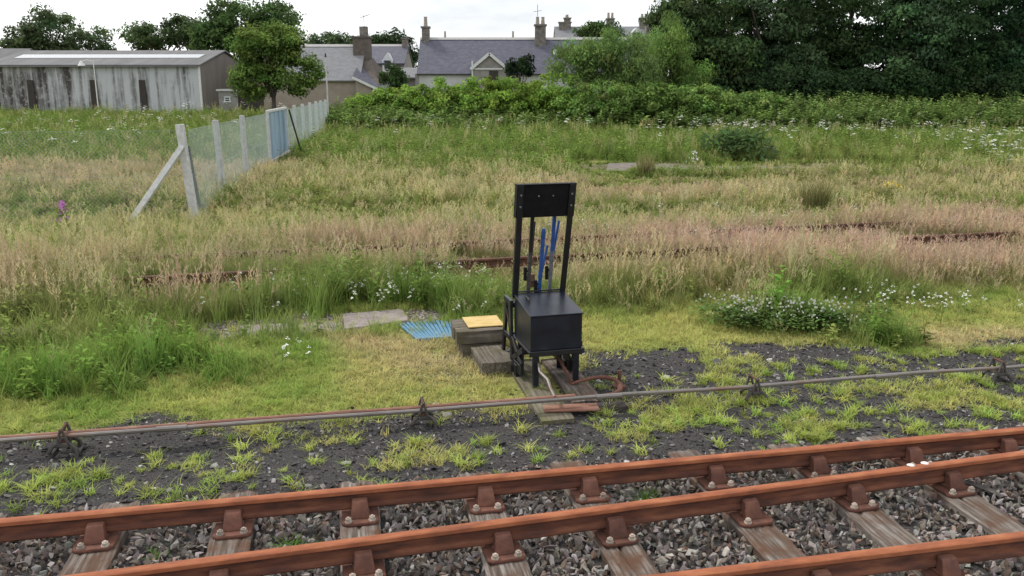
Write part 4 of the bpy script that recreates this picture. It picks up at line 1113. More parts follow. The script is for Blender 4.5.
# left house group
lh, ez, rz_ = house('house', 'brown walled house with pale slate roof and a broad gable chimney', 296, 72, 5.1, 7, 79.5, 47.5, R(0), 'harl', 'slate_old', x0=-4.3)
chimney(lh, (4.95, 3.1), 1.35, 1.5, rz_ - 2.2, rz_ + .75, 'brown_stone', (), .5)
m_ = MB(); m_.box((5.15, 2.9, rz_ + 1.3), (.65, .6, .75)); m_.build('chimney_cap', M['stone_wall'], lh)
m_ = MB(); m_.tube([(5.2, 2.9, rz_ + 1.6), (5.2, 2.9, rz_ + 2.6)], .025, 5); m_.tube([(4.9, 2.9, rz_ + 2.4), (5.7, 2.9, rz_ + 2.65)], .03, 5); m_.build('aerial', M['steel'], lh)
m_ = MB(); m_.hexa([(4.35, .2, ez - .3), (6.9, -.1, ez - .4), (7.0, 6.6, ez - .4), (4.6, 6.8, ez), (4.5, 2.6, rz_ - .9), (5.75, 2.6, rz_ - .9), (5.75, 3.8, rz_ - .9), (4.5, 3.8, rz_ - .9)]); m_.build('gable_wall', M['brown_stone'], lh)
m_ = MB(); m_.prism([(4.9, -1), (4.9, ez + .02), (8.3, ez - 1.55), (8.3, -1)], -.6, 4.0, 'y'); an = m_.build('annexe', M['harl'], lh)
m_ = MB(); m_.hexa([(4.75, -.8, ez + .12), (8.6, -.8, ez - 1.68), (8.3, 2.6, ez - .5), (4.75, 2.6, ez + 1.35), (4.75, -.85, ez + .28), (8.6, -.85, ez - 1.52), (8.3, 2.6, ez - .3), (4.75, 2.6, ez + 1.55)]); m_.build('annexe_roof', M['slate'], an)
m_ = MB(); m_.bar((4.7, -.86, ez + .16), (8.6, -.86, ez - 1.64), .06, .20, (0, 1, 0)); m_.build('bargeboard', M['trim'], an)
m_ = MB(); m_.box((5.6, -1.0, ez - 1.85), (2.3, .9, .16)); m_.build('canopy', M['slate'], an)
mh, ez, rz_ = house('house', 'grey slate house with a small gabled dormer beside the broad chimney', 362, 84, 4.0, 7, 63.5, 47.0, 0, 'grey_wall', 'slate')
chimney(mh, (3.75, 3.4), .55, .8, rz_ - .7, rz_ + .75, 'stone_wall', (), .5)
m_ = MB(); m_.prism([(1.95, ez - .8), (1.95, ez + .3), (2.45, ez + 1.0), (2.95, ez + .3), (2.95, ez - .8)], -.2, 2.5, 'y'); dm = m_.build('dormer', M['trim'], mh)
m_ = MB(); m_.box((2.45, -.22, ez - .1), (.6, .06, .75)); m_.build('pane', M['glass'], dm)
wh, ez, rz_ = house('outhouse', 'low grey roofed outhouse sloping down beside the cottage end wall', 398, 80, 2.2, 5, 78, 69, 0, 'grey_wall', 'slate_old', ridge_mat=None)

# poles ------------------------------------------------------------------
def pole(u, v0, Y, label, lamp=False, r=.06):
    q = atY(u, v0, Y); g = tz(q.x, Y); o = thing('lamp_post' if lamp else 'pole', label, 'lamp post' if lamp else 'pole', (q.x, Y, g))
    m1 = MB(); m1.tube([(0, 0, -.2), (0, 0, q.z - g)], [r, r * .7], 7); m1.build('shaft', M['white_paint'] if lamp else M['concrete'], o, smooth=True)
    m2 = MB()
    if lamp:
        m2.tube([(0, 0, q.z - g - .1), (-.4, -.1, q.z - g), (-.8, -.15, q.z - g - .1)], .025, 6); m2.build('arm', M['white_paint'], o)
        m3 = MB(); m3.tube([(-.85, -.15, q.z - g - .05), (-.85, -.15, q.z - g - .2), (-.85, -.15, q.z - g - .42)], [.06, .15, .28], 10); m3.build('lamp_head', M['white_paint'], o, smooth=True)
    else:
        m2.tube([(0, 0, q.z - g), (0, 0, q.z - g + .25)], [.07, .03], 7); m2.build('cap', M['dark_wood'], o)
pole(93, 60, 67, 'thin white lamp post with a bell shade in front of the stained shed', True, .05)
pole(325.5, 57, 56, 'thin pale pole standing at the end of the mesh fence', False, .06)

# ------------------------------------------------------------------ trees and bushes
def px_ell(u, v, ru, rv, Y, depth=None):
    c_ = atY(u, v, Y); k = Y / F_PX * 1.02
    return (np.array(c_), np.array([ru * k, depth or max(ru, rv) * k * .9, rv * k]))
def crown_mesh(ells, nclump, clump_r, nleaf, leaf, col, seed, mat, inner=.55, var=.2, droop=.0, flat=.75, aspect=.55):
    rng = np.random.default_rng(seed); vol = np.array([e[1].prod() for e in ells]) ** .8; pr = vol / vol.sum()
    C, Rr = [], []
    for e in rng.choice(len(ells), nclump, p=pr):
        d = rng.normal(size=3); d /= np.linalg.norm(d); k = inner + (1 - inner) * rng.random() ** .6
        C.append(ells[e][0] + d * ells[e][1] * k * rng.uniform(.85, 1.06)); Rr.append(clump_r * rng.uniform(.55, 1.25))
    C, Rr = np.array(C), np.array(Rr)
    n = nclump * nleaf; ci = np.repeat(np.arange(nclump), nleaf)
    d = rng.normal(size=(n, 3)); d /= np.linalg.norm(d, axis=1)[:, None]
    rad = Rr[ci][:, None] * (rng.random((n, 1)) ** .38)
    P = C[ci] + d * rad * np.array([1.15, 1.15, flat])
    nrm = d * .9 + rng.normal(size=(n, 3)) * .55 + np.array([0, 0, .55]); nrm /= np.linalg.norm(nrm, axis=1)[:, None]
    ax = np.cross(nrm, rng.normal(size=(n, 3))); ax[:, 2] -= droop; ax /= np.linalg.norm(ax, axis=1)[:, None]; bx = np.cross(nrm, ax)
    L = leaf * rng.uniform(.6, 1.4, (n, 1)); W = L * aspect * rng.uniform(.8, 1.2, (n, 1))
    V = np.stack([P - ax * L / 2, P + bx * W / 2 + nrm * L * .08, P + ax * L / 2, P - bx * W / 2 + nrm * L * .08], 1).reshape(-1, 3)
    Q = np.arange(n * 4).reshape(n, 4)
    cc = np.asarray(col) * rng.normal(1, var, (nclump, 1)).clip(.5, 1.6) * rng.normal(1, .06, (nclump, 3)).clip(.8, 1.2)
    tint = (cc[ci] * rng.normal(1, .16, (n, 1)).clip(.5, 1.6)).clip(.004, .6)
    return mesh_np('crown', V, Q, mat, tint=np.repeat(tint, 4, 0)), C
def tree(name, label, ells, base_u, Y, nclump, clump_r, nleaf, leaf, col, seed, mat='leaf', trunk_r=.25, group=None, cat='tree', limbs=9, **kw):
    cz = np.mean([e[0] for e in ells], 0); bx = atY(base_u, 90, Y).x; g = tz(bx, Y)
    root = thing(name, label, cat, (bx, Y, g), 0, group)
    me, C = crown_mesh(ells, nclump, clump_r, nleaf, leaf, col, seed, M[mat], **kw)
    cr = new_obj('crown' if cat == 'tree' else 'foliage', me, root); cr.location = (-bx, -Y, -g)
    rng = random.Random(seed); m1 = MB(); top = max(1.0, cz[2] - g)
    fork = Vector((rng.uniform(-.2, .2), rng.uniform(-.2, .2), top * .45))
    m1.tube([(0, 0, -.3), (trunk_r * .3, 0, top * .2), fork], [trunk_r * 1.25, trunk_r, trunk_r * .8], 8)
    for i in rng.sample(range(len(C)), min(limbs, len(C))):
        e = Vector(C[i]) - Vector((bx, Y, g)); md = fork.lerp(e, .5) + Vector((rng.uniform(-.4, .4), rng.uniform(-.4, .4), .35))
        m1.tube([fork - Vector((0, 0, .15)), md, e], [trunk_r * .55, trunk_r * .33, trunk_r * .12], 5)
    m1.build('trunk' if cat == 'tree' else 'stem', M['bark'], root, smooth=True)
    return root

GD, GM, GL_, GB = (.098, .142, .066), (.062, .098, .028), (.185, .28, .085), (.115, .20, .035)
tree('broadleaf_tree', 'dark spreading tree behind the stained end of the shed', [px_ell(48, 34, 34, 24, 96), px_ell(20, 50, 22, 12, 96), px_ell(70, 50, 16, 12, 96)], 46, 96, 110, 1.0, 120, .34, GD, 1, inner=.35)
tree('broadleaf_tree', 'thin tree with sparse open crown behind the shed skylight', [px_ell(99, 44, 17, 15, 98), px_ell(108, 50, 12, 8, 98)], 99, 98, 30, .8, 70, .32, GD, 2, inner=.3)
tree('broadleaf_tree', 'grey green open crowned tree behind the middle of the shed', [px_ell(150, 38, 26, 15, 94), px_ell(178, 32, 20, 14, 94), px_ell(195, 36, 22, 18, 94)], 160, 94, 95, .95, 110, .33, (.098, .142, .064), 3, inner=.3)
tree('broadleaf_tree', 'tall dark round tree behind the shed gable', [px_ell(240, 30, 36, 26, 90), px_ell(275, 24, 24, 18, 90), px_ell(215, 38, 18, 18, 90)], 240, 90, 130, 1.1, 130, .34, (.088, .145, .050), 4, inner=.5)
tree('broadleaf_tree', 'bright green young tree with short trunk in front of the shed end', [px_ell(266, 52, 29, 27, 58), px_ell(292, 74, 26, 22, 58), px_ell(254, 82, 25, 15, 58), px_ell(284, 42, 22, 17, 58)], 272, 58, 150, .66, 130, .22, (.145, .225, .055), 5, trunk_r=.16, inner=.45)
tree('broadleaf_tree', 'dark rounded tree showing over the pale slate roof', [px_ell(330, 43, 20, 8, 125), px_ell(352, 44, 14, 6, 125)], 332, 125, 40, 1.2, 100, .42, GD, 6)
tree('broadleaf_tree', 'dark dome shaped tree between the dormer house and the cottage', [px_ell(390, 50, 22, 15, 104), px_ell(402, 62, 14, 14, 104)], 393, 104, 70, 1.2, 120, .4, (.045, .075, .032), 7)
tree('broadleaf_tree', 'treetop showing over the ridge in front of the tall house', [px_ell(600, 32, 24, 6, 98), px_ell(612, 40, 12, 10, 98)], 603, 98, 36, .9, 100, .34, (.06, .10, .035), 8)
# the dark belt on the right
belt = [(700, 42, [(690, 30, 34, 40), (715, 60, 40, 36), (670, 22, 18, 18)], 'dark leafy tree at the village end of the tree belt'),
        (775, 30, [(765, 10, 52, 50), (770, 64, 48, 32)], 'dark broad tree of the belt beside the village end tree'),
        (845, 30, [(835, 20, 40, 62), (830, 66, 46, 30), (872, 66, 34, 30)], 'dark tree of the belt left of the gap showing sky'),
        (930, 30, [(935, 15, 42, 60), (920, 66, 50, 32), (897, 20, 14, 30)], 'dark tree of the belt right of the gap showing sky'),
        (1000, 30, [(1000, 15, 48, 62), (990, 66, 50, 32)], 'dense dark green tree of the belt two trees past the sky gap'),
        (1080, 30, [(1075, 20, 55, 62), (1060, 66, 50, 32)], 'dense dark green tree at the outer end of the belt')]
for i, (bu, _, es, lb) in enumerate(belt):
    Yb = 63 + (i % 3) * 2.5
    tree('belt_tree', lb.replace(' left of', ' on the village side of').replace(' right of', ' just past'), [px_ell(a, b, c_, d_, Yb) for a, b, c_, d_ in es], bu, Yb, 250, 1.0, 150, .27, [(.066, .106, .040), (.058, .096, .042), (.062, .104, .040), (.052, .094, .042), (.042, .086, .040), (.042, .086, .040)][i], 40 + i, mat='leaf_dark', trunk_r=.35, group='trees of the dark belt', inner=.35, flat=.6, droop=.5, var=.36, limbs=14)
for i, (u_, rv) in enumerate([(700, 13), (748, 15), (800, 14), (850, 16), (905, 14), (955, 16), (1010, 15), (1060, 15)]):
    Yb = 61.5 + (i % 2)
    tree('understorey_bush', 'dark shady bush, %s from the village end, filling the foot of the tree belt' % ['first', 'second', 'third', 'fourth', 'fifth', 'sixth', 'seventh', 'eighth'][i], [px_ell(u_, 84, 34, rv, Yb)], u_, Yb, 80, .7, 90, .26, (.040, .072, .030), 140 + i, mat='leaf_dark', cat='bush', trunk_r=.06, inner=.3, group='bushes under the dark belt')
# feathery pale bushes
wl_ = [('willow_bush', 'feathery pale green willow bush hiding the cottage roof', [(575, 64, 22, 24), (600, 56, 22, 24), (610, 80, 30, 15)], 590, 57, GL_),
       ('willow_bush', 'tall feathery willow bush in front of the tall house end', [(630, 60, 24, 26), (612, 48, 13, 18), (640, 82, 26, 15)], 628, 56, (.175, .27, .085)),
       ('willow_bush', 'pale green willow bush against the dark tree belt', [(668, 52, 20, 34), (660, 76, 26, 18), (690, 80, 26, 16)], 668, 58, (.17, .27, .072)),
       ('elder_bush', 'small dark bush beside the cottage porch', [(512, 68, 5, 7), (526, 66, 8, 9)], 520, 68, (.03, .05, .024)),
       ('elder_bush', 'small green tree in front of the dormer house', [(390, 74, 9, 10), (396, 82, 10, 8)], 392, 66, (.06, .10, .035))]
for i, (nm, lb, es, bu, Yb, cl) in enumerate(wl_):
    tree(nm, lb, [px_ell(a, b, c_, d_, Yb) for a, b, c_, d_ in es], bu, Yb, 110 if i < 3 else 26, .62 if i < 3 else .4, 120 if i < 3 else 90, .24, cl, 60 + i, cat='bush', trunk_r=.09, inner=.4, droop=-.9, aspect=.28 if i < 3 else .5, flat=1.0)
hedge = [(366, 103, 18, 8, 60), (396, 98, 26, 11, 58.5), (436, 95, 34, 13, 57.5), (480, 93, 30, 14, 58), (512, 94, 34, 15, 56.5), (556, 92, 36, 17, 56), (706, 98, 30, 10, 54.5), (752, 101, 26, 7, 55), (655, 96, 34, 13, 54), (602, 95, 38, 15, 54.5)]
hl = ['low bright green bramble bush at the brown house end of the hedge', 'bright green bramble bush below the dormer house', 'bright green bramble bush below the white cottage wall', 'bright green bramble bush below the cottage porch', 'bright green bramble bush beside the small dark bush', 'bright green bramble bush at the foot of the cottage willow', 'bright green low bush under the first dark belt tree', 'bright green low bush under the second dark belt tree', 'bright green low bush at the foot of the belt willow', 'bright green low bush at the foot of the tall willow']
for i, (u_, v_, ru, rv, Yb) in enumerate(hedge):
    tree('bramble_bush', hl[i], [px_ell(u_, v_, ru, rv, Yb), px_ell(u_ + ru * .3, v_ + rv * .6, ru * 1.0, rv * .9, Yb - .6), px_ell(u_ - ru * .4, v_ + rv * .7, ru * .9, rv * .7, Yb - .4)], u_, Yb, 120, .42, 90, .19, (.195, .305, .058) if i < 6 else (.17, .27, .07), 80 + i, cat='bush', trunk_r=.05, inner=.45, group='bushes of the hedge', var=.2)

# ------------------------------------------------------------------ meadow
GRN, LUSH, YEL, STRAW, PINK, OLV, BRN = [np.array(c_) for c_ in ((.165, .255, .055), (.160, .300, .052), (.310, .330, .095), (.54, .48, .25), (.58, .385, .31), (.205, .225, .075), (.27, .20, .12))]

def frustum(n, y0, y1, margin=3.2):
    y = np.sqrt(RNG.uniform(y0 ** 2, y1 ** 2, n)); x = RNG.uniform(-1, 1, n) * (.63 * y + margin); return x, y

LC = [(at(150, 370), .85, .40, 1.0), (at(60, 388), .8, .4, .75), (at(222, 380), .35, .28, .6), (at(15, 385), .7, .5, .8)]   # lush clumps before the path
CLV = (at(790, 326), .62, .26)
CLV2 = (at(895, 340), .35, .22)
def lush_map(x, y):
    r = np.zeros_like(x)
    for c_, rx, ry, a_ in LC: r = np.maximum(r, a_ * ell(x, y, c_.x, c_.y, rx, ry))
    for (u_, v_), rx, ry, a_ in (((250, 300), 1.6, .7, .75), ((350, 297), 1.2, .55, .8), ((430, 300), .8, .6, .9), ((160, 300), 1.0, .6, .5), ((870, 300), 1.3, .5, .5), ((790, 322), .8, .4, .9), ((880, 342), .5, .25, .7)):
        c_ = at(u_, v_); r = np.maximum(r, a_ * ell(x, y, c_.x, c_.y, rx, ry))
    return r
def pink_map(x, y):
    r = np.zeros_like(x)
    for (u_, v_), rx, ry, a_ in (((760, 268), 2.9, 1.9, 1.0), ((950, 270), 3.0, 2.2, 1.0), ((640, 262), 1.0, 1.4, .7), ((330, 258), 2.5, .8, .6), ((480, 252), 1.6, .7, .5), ((110, 176), 5, 4, .55), ((650, 195), 3.5, 1.8, .7), ((850, 188), 3, 2.5, .4), ((960, 185), 3, 3, .3), ((300, 295), .8, .35, .4), ((200, 320), .9, .3, .6)):
        c_ = at(u_, v_); r = np.maximum(r, a_ * ell(x, y, c_.x, c_.y, rx, ry))
    return r

def meadow_fields(x, y):
    t, s = st(x, y)
    lush = lush_map(x, y) * (.6 + .8 * fbm(x, y, .9, 51))
    pink = pink_map(x, y) * (.45 + 1.1 * fbm(x, y, 1.8, 52))
    far = sstep(23, 33, y + (fbm(x, y, 5, 57) - .5) * 10)
    do = np.abs(d_old(x, y) + .75)
    near = 1 - sstep(.9, 2.2, do)
    pink = np.maximum(pink * (1 - .8 * far), near * (.35 + .35 * sstep(-1, 2, x)) * (.4 + 1.1 * fbm(x, y, 1.2, 53)))
    return t, s, np.clip(lush, 0, 1), np.clip(pink, 0, 1), far, near

TUFTS = [tuft(.34, 15, .07, .75, .009, 4, 1), tuft(.30, 15, .09, .95, .008, 4, 2), tuft(.42, 13, .06, .6, .009, 4, 3, .7),
         seed_tuft(.50, 5, 7, .08, .007, .11, 4), seed_tuft(.56, 6, 6, .10, .007, .14, 5), seed_tuft(.44, 7, 6, .09, .006, .10, 6),
         weed(.42, 4, 7), weed(.30, 5, 8, .09, .045, 6)]
FAR = [tuft(.40, 16, .16, .8, .016, 3, 11), tuft(.46, 14, .15, .6, .018, 3, 12), tuft(.36, 18, .18, 1.0, .015, 3, 13),
       seed_tuft(.55, 8, 7, .18, .014, .15, 14, .020), seed_tuft(.48, 9, 7, .18, .012, .13, 15, .020), weed(.50, 6, 16, .16, .075, 7), weed(.38, 7, 17, .14, .06, 6)]

def make_meadow(name, label, n, y0, y1, protos, seedk, weedk, leafk, hscale=1.0):
    x, y = frustum(n, y0, y1)
    t, s, lush, pink, far, near = meadow_fields(x, y)
    start = 9.9 + (fbm(x, y, 1.6, 55) - .5) * 1.4 + .5 * sstep(0, 2, t) - .9 * lush       # where the tall growth begins
    tall = sstep(-.4, .9, s - start)
    dens = np.where(tall > .02, .25 + .75 * tall, 0) + lush * (s > 7.35) * 1.2
    if y0 > 30: dens = np.ones_like(x)
    dens = dens * (1 - .95 * path_map(x, y)) * (1 - .93 * strip_map(x, y))
    gq_ = (np.abs(x - gc.x) < .48) & (np.abs(y - gc.y) < .40); dens = np.where(gq_, 0, dens)
    sl_ = (x > -2.25) & (x < -1.25) & (y > 9.9) & (y < 11.0); dens = np.where(sl_, dens * .1, dens)
    lx = (x - .43) * math.cos(PF) + (y - 7.86) * math.sin(PF); ly = -(x - .43) * math.sin(PF) + (y - 7.86) * math.cos(PF)
    dens = np.where((np.abs(lx) < .5) & (ly > -.6) & (ly < 1.3), 0, dens); dens = np.where((lx < .0) & (lx > -1.1) & (ly > .2) & (ly < 2.2), dens * .1, dens)
    k = RNG.random(n) < np.clip(dens, 0, 1)
    x, y, t, s, lush, pink, far, near, tall = [a_[k] for a_ in (x, y, t, s, lush, pink, far, near, tall)]; n = len(x)
    nb = fbm(x, y, 2.6, 61); nd_ = fbm(x, y, 6.0, 62)
    # height
    h = (.55 + .55 * nb) * (.35 + .65 * np.maximum(tall, lush)) * (1 + .25 * lush)
    d_ = d_old(x, y); infront = ((d_ > -2.6) & (d_ < .15)); gapn = vnoise(x, y, 1.7, 63)
    h = np.where(infront, h * np.where(gapn > .52 - .1 * (x < -1) + .14 * (x > 1), .85, .36), h)
    q0_, q1_ = at(600, 170), at(900, 176)
    h = h * (1 - .68 * ((y > 22.5) & (y < 33) & (x > 2) & (x < 13)) * sstep(.2, .45, vnoise(x, y, 2.5, 65)))
    h = h * np.where(y < 20, 1 - .30 * sstep(12.0, 13.5, y) - .12 * sstep(14, 16, y) * (x < -2), 1.0)
    h = h * (1 + .25 * far) * RNG.uniform(.75, 1.2, n) * hscale
    # which plant
    r = RNG.random(n)
    pw = (1 - .3 * (1 - sstep(-2.5, .5, x)) * (y < 17)) * np.clip(.15 * (s > 10.3) * (.2 + 1.6 * nb) + .55 * pink - .75 * lush - .25 * far, .03, .85)
    ww = np.clip(.10 + .45 * far * nd_ + .30 * lush * nb - .2 * pink, .02, .5)
    idx = np.where(r < pw, RNG.choice(seedk, n), np.where(r < pw + ww, RNG.choice(weedk, n), RNG.choice(leafk, n)))
    # colour of the growth
    ncl = fbm(x, y, 1.1, 66)
    left_ = (1 - sstep(-2.5, .5, x)) * (y < 17)
    gmix = np.clip(.50 + .25 * left_ + 1.3 * (nd_ - .5) + 1.1 * (ncl - .5) + .9 * lush + .55 * far - .35 * pink, 0, 1)
    ti = mixcol(mixcol(np.broadcast_to(OLV, (n, 3)), np.broadcast_to(YEL, (n, 3)), np.clip(nb * 1.1 - .1, 0, 1)), np.broadcast_to(GRN, (n, 3)), gmix)
    ti = mixcol(ti, np.broadcast_to(LUSH, (n, 3)), np.clip(lush * .9, 0, 1))
    ti = mixcol(ti, np.broadcast_to(BRN, (n, 3)), np.clip(pink * .35 + near * .2, 0, .6))
    tp = mixcol(mixcol(np.broadcast_to(STRAW, (n, 3)), np.broadcast_to(PINK, (n, 3)), np.clip(.95 * pink + .5 * (nd_ - .5), 0, 1)), ti, np.clip(.75 * lush + .35 * far, 0, .9))
    isseed = np.isin(idx, seedk); tp = np.where(isseed[:, None], tp, ti * .68 + tp * .32 * np.array([.95, 1.0, .8]))
    ti, tp = colvar(ti, n, .24, .06), colvar(tp, n, .20, .05)
    sc = np.stack([RNG.uniform(.8, 1.2, n)] * 2 + [h * 1.55], 1)
    sc[:, :2] *= np.clip(.55 + .6 * h, .6, 1.2)[:, None]
    return scatter(name, np.stack([x, y, terrain(x, y) - .01], 1), protos, idx, sc, ti, tp, label, 'grass')

make_meadow('meadow_grass', 'mixed green and pinkish seeding grass between the lever frame and the old siding', 40000, 7.2, 17.5, TUFTS, [3, 4, 5], [6, 7], [0, 1, 2])
make_meadow('meadow_grass', 'rough yellow green meadow grass around the mesh fence beyond the old siding', 36000, 17.5, 33, FAR, [3, 4], [5, 6], [0, 1, 2], .62)
make_meadow('meadow_grass', 'green meadow below the hedge and the dark tree belt', 36000, 33, 66, FAR, [3], [5, 6], [0, 1, 2], .85)
# tall nettles and docks at the foot of the trees
n = 10000
y = RNG.uniform(50.5, 61.5, n); x = RNG.uniform(-1, 1, n) * (.64 * y + 3); k = (RNG.random(n) < sstep(-15, -9, x) * (.3 + .8 * fbm(x, y, 5, 71))); x, y = x[k], y[k]; n = len(x)
scatter('tall_weeds', np.stack([x, y, terrain(x, y) - .02], 1), [weed(1.7, 7, 21, .34, .13, 12), weed(1.4, 8, 22, .30, .12, 11), tuft(1.1, 18, .2, .6, .022, 4, 23)], RNG.integers(0, 3, n), np.stack([RNG.uniform(.9, 1.4, n)] * 2 + [RNG.uniform(.6, 1.15, n) * np.where(x > 4, 1.05, .85) * (.6 + .4 * sstep(50, 56, y))], 1),
        colvar(mixcol(np.broadcast_to(GRN * 1.15, (n, 3)), np.broadcast_to(np.array((.20, .31, .10)), (n, 3)), fbm(x, y, 4, 72)), n, .16, .05), colvar(np.broadcast_to(np.array((.20, .27, .09)), (n, 3)), n, .1, .05), 'tall nettles and docks growing along the foot of hedge and trees', 'weeds')
# white flower heads over the meadow
def flowers(name, label, spots, protos, hmin, hmax, cat='flowers', petal=None):
    P = []
    for (u_, v_), rx, ry, num in spots:
        c_ = at(u_, v_) if not isinstance(u_, Vector) else u_
        P.append(np.stack([RNG.normal(c_.x, rx, num), RNG.normal(c_.y, ry, num)], 1))
    P = np.concatenate(P); n = len(P)
    ti = colvar(np.broadcast_to(GRN, (n, 3)), n, .15, .05)
    return scatter(name, np.stack([P[:, 0], P[:, 1], terrain(P[:, 0], P[:, 1])], 1), protos, RNG.integers(0, len(protos), n), RNG.uniform(hmin, hmax, n), ti, ti, label, cat)
UMB = [umbel(.95, 6, 31, .065), umbel(.85, 5, 32, .06), umbel(1.05, 7, 33, .065)]
flowers('cow_parsley', 'white flat topped flower heads dotted through the far green meadow', [((720, 138), 3.0, 4.0, 70), ((800, 135), 4, 5, 70), ((900, 140), 5, 6, 40), ((1000, 150), 2.5, 4, 60), ((1010, 170), 1.2, 2, 26), ((600, 132), 4, 5, 40), ((430, 132), 4, 5, 55), ((360, 130), 2.5, 4, 40), ((500, 128), 5, 6, 50), ((100, 135), 7, 7, 60), ((60, 150), 4, 5, 30), ((180, 128), 4, 5, 36), ((860, 124), 6, 5, 60), ((700, 122), 6, 4, 60), ((450, 120), 5, 4, 60), ((760, 140), 3, 3, 40), ((380, 124), 3, 3, 40), ((960, 130), 5, 4, 50)], UMB, .7, 1.15)
flowers('white_campion', 'small white flowers sprinkled among the green grass near the path', [((340, 306), .8, .4, 60), ((440, 298), .5, .4, 36), ((620, 246), 1.5, .5, 60), ((800, 228), 1.5, .8, 40), ((280, 372), .25, .2, 4), ((940, 318), .7, .3, 26)], [umbel(.34, 3, 35, .020, leaves=3), umbel(.28, 3, 36, .018, leaves=3)], .8, 1.2)
# clover mound
n = 190; P = np.stack([RNG.normal(CLV[0].x, CLV[1] * .75, n), RNG.normal(CLV[0].y, CLV[2] * .75, n)], 1)
ti = colvar(np.broadcast_to(np.array((.12, .19, .055)), (n, 3)), n, .2, .06)
scatter('clover_patch', np.stack([P[:, 0], P[:, 1], terrain(P[:, 0], P[:, 1])], 1), [clover(1), clover(2), clover(3)], RNG.integers(0, 3, n), RNG.uniform(.8, 1.35, n), ti, ti, 'dense green clover patch covered in white flower balls below the pink grass', 'clover')

# short turf behind the rods -------------------------------------------------
TURF = [tuft(.055, 12, .045, 1.2, .006, 2, 41, .5), tuft(.07, 10, .05, 1.3, .006, 2, 42, .5), tuft(.04, 14, .05, 1.4, .007, 2, 43, .5)]
n = 88000
x, y, t, s = rnd_ts(n, -8.0, 12.5, 6.1, 11.4)
a_ = ash_map(x, y); keep = np.maximum((1 - a_) ** 1.3 * (.35 + .9 * fbm(x, y, .7, 81)), .6 * sstep(.54, .64, fbm(x, y, .42, 83)) * (s > 6.15) * np.where(t > 1.6, 1 - .5 * ((s > 7.1) & (s < 7.7)), .15 + .7 * (s < 6.6))) * (1 - .9 * path_map(x, y))
lx = (x - .43) * math.cos(PF) + (y - 7.86) * math.sin(PF); ly = -(x - .43) * math.sin(PF) + (y - 7.86) * math.cos(PF)
keep = np.where((np.abs(lx) < .42) & (ly > -.9) & (ly < 1.1), 0, keep); keep *= 1 - .8 * ell(x, y, -.75, 9.0, .35, .28)
keep = np.where((np.abs(x - gc.x) < .42) & (np.abs(y - gc.y) < .36), keep * .12, keep)
k = RNG.random(n) < keep; x, y, t, s = x[k], y[k], t[k], s[k]; n = len(x)
nb = fbm(x, y, .9, 82); dry = np.clip(ell(x, y, -.75, 8.9, 1.0, .8) * 1.1 + ell(x, y, 6.5, 9.5, 2.0, .5) * .6 + ell(x, y, 5.5, 9.6, 1.6, .5) + ell(x, y, -1.8, 9.4, .8, .4) * .8 + (nb - .62), 0, 1)
ti = mixcol(mixcol(np.broadcast_to(np.array((.235, .345, .075)), (n, 3)), np.broadcast_to(np.array((.47, .47, .150)), (n, 3)), np.clip(2.0 * nb - .45 + .25 * (t > 0), 0, 1)), np.broadcast_to(np.array((.52, .44, .22)), (n, 3)), dry)
scatter('short_turf', np.stack([x, y, terrain(x, y) - .004], 1), TURF, RNG.integers(0, 3, n), np.stack([RNG.uniform(.7, 1.2, n)] * 2 + [RNG.uniform(.5, 1.25, n) * (1 + .9 * sstep(8.6, 10.5, s))], 1), colvar(ti, n, .20, .06), colvar(ti * 1.15, n, .20, .06), 'short mossy yellow green turf behind the point rods', 'turf')
# star shaped tufts on the ash -----------------------------------------------
STAR = [tuft(.075, 34, .045, 1.5, .006, 3, 51, .5), tuft(.085, 28, .04, 1.2, .006, 3, 52, .5), tuft(.06, 38, .06, 1.6, .006, 3, 53, .5)]
n = 5200
x, y, t, s = rnd_ts(n, -6, 11, 5.85, 7.9)
dn = .10 + 1.5 * np.clip(fbm(x, y, .42, 91) - .50, 0, 1) * 2.4; dn *= np.where(t < 2, .45 + .55 * (1 - sstep(6.2, 6.9, s)), 1.0) * (1 - .75 * ell(x, y, .2, 7.2, .9, .5)); dn = np.where((s < 5.99) & ~not_on_sleeper(t, s, .16), 0, dn)
k = RNG.random(n) < dn; x, y = x[k], y[k]; n = len(x)
ti = colvar(mixcol(np.broadcast_to(np.array((.42, .46, .12)), (n, 3)), np.broadcast_to(np.array((.27, .38, .08)), (n, 3)), RNG.random(n)), n, .15, .05)
scatter('ash_weeds', np.stack([x, y, terrain(x, y) - .004], 1), STAR, RNG.integers(0, 3, n), RNG.uniform(.45, 1.25, n), ti, ti * 1.1, 'small bright tufts of grass growing through the black ash', 'weeds')
P = [(-.30, 5.15), (-.42, 5.2), (2.05, 5.3), (2.1, 5.36), (-1.25, 5.25), (3.1, 5.25)]; x = np.array([TS(*p).x for p in P]); y = np.array([TS(*p).y for p in P]); n = len(P)
ti = colvar(np.broadcast_to(np.array((.10, .19, .035)), (n, 3)), n, .1, .05)
scatter('ballast_weeds', np.stack([x, y, np.full(n, -.045)], 1), STAR, RNG.integers(0, 3, n), RNG.uniform(.9, 1.4, n), ti, ti, 'few green tufts growing between the sleepers', 'weeds')

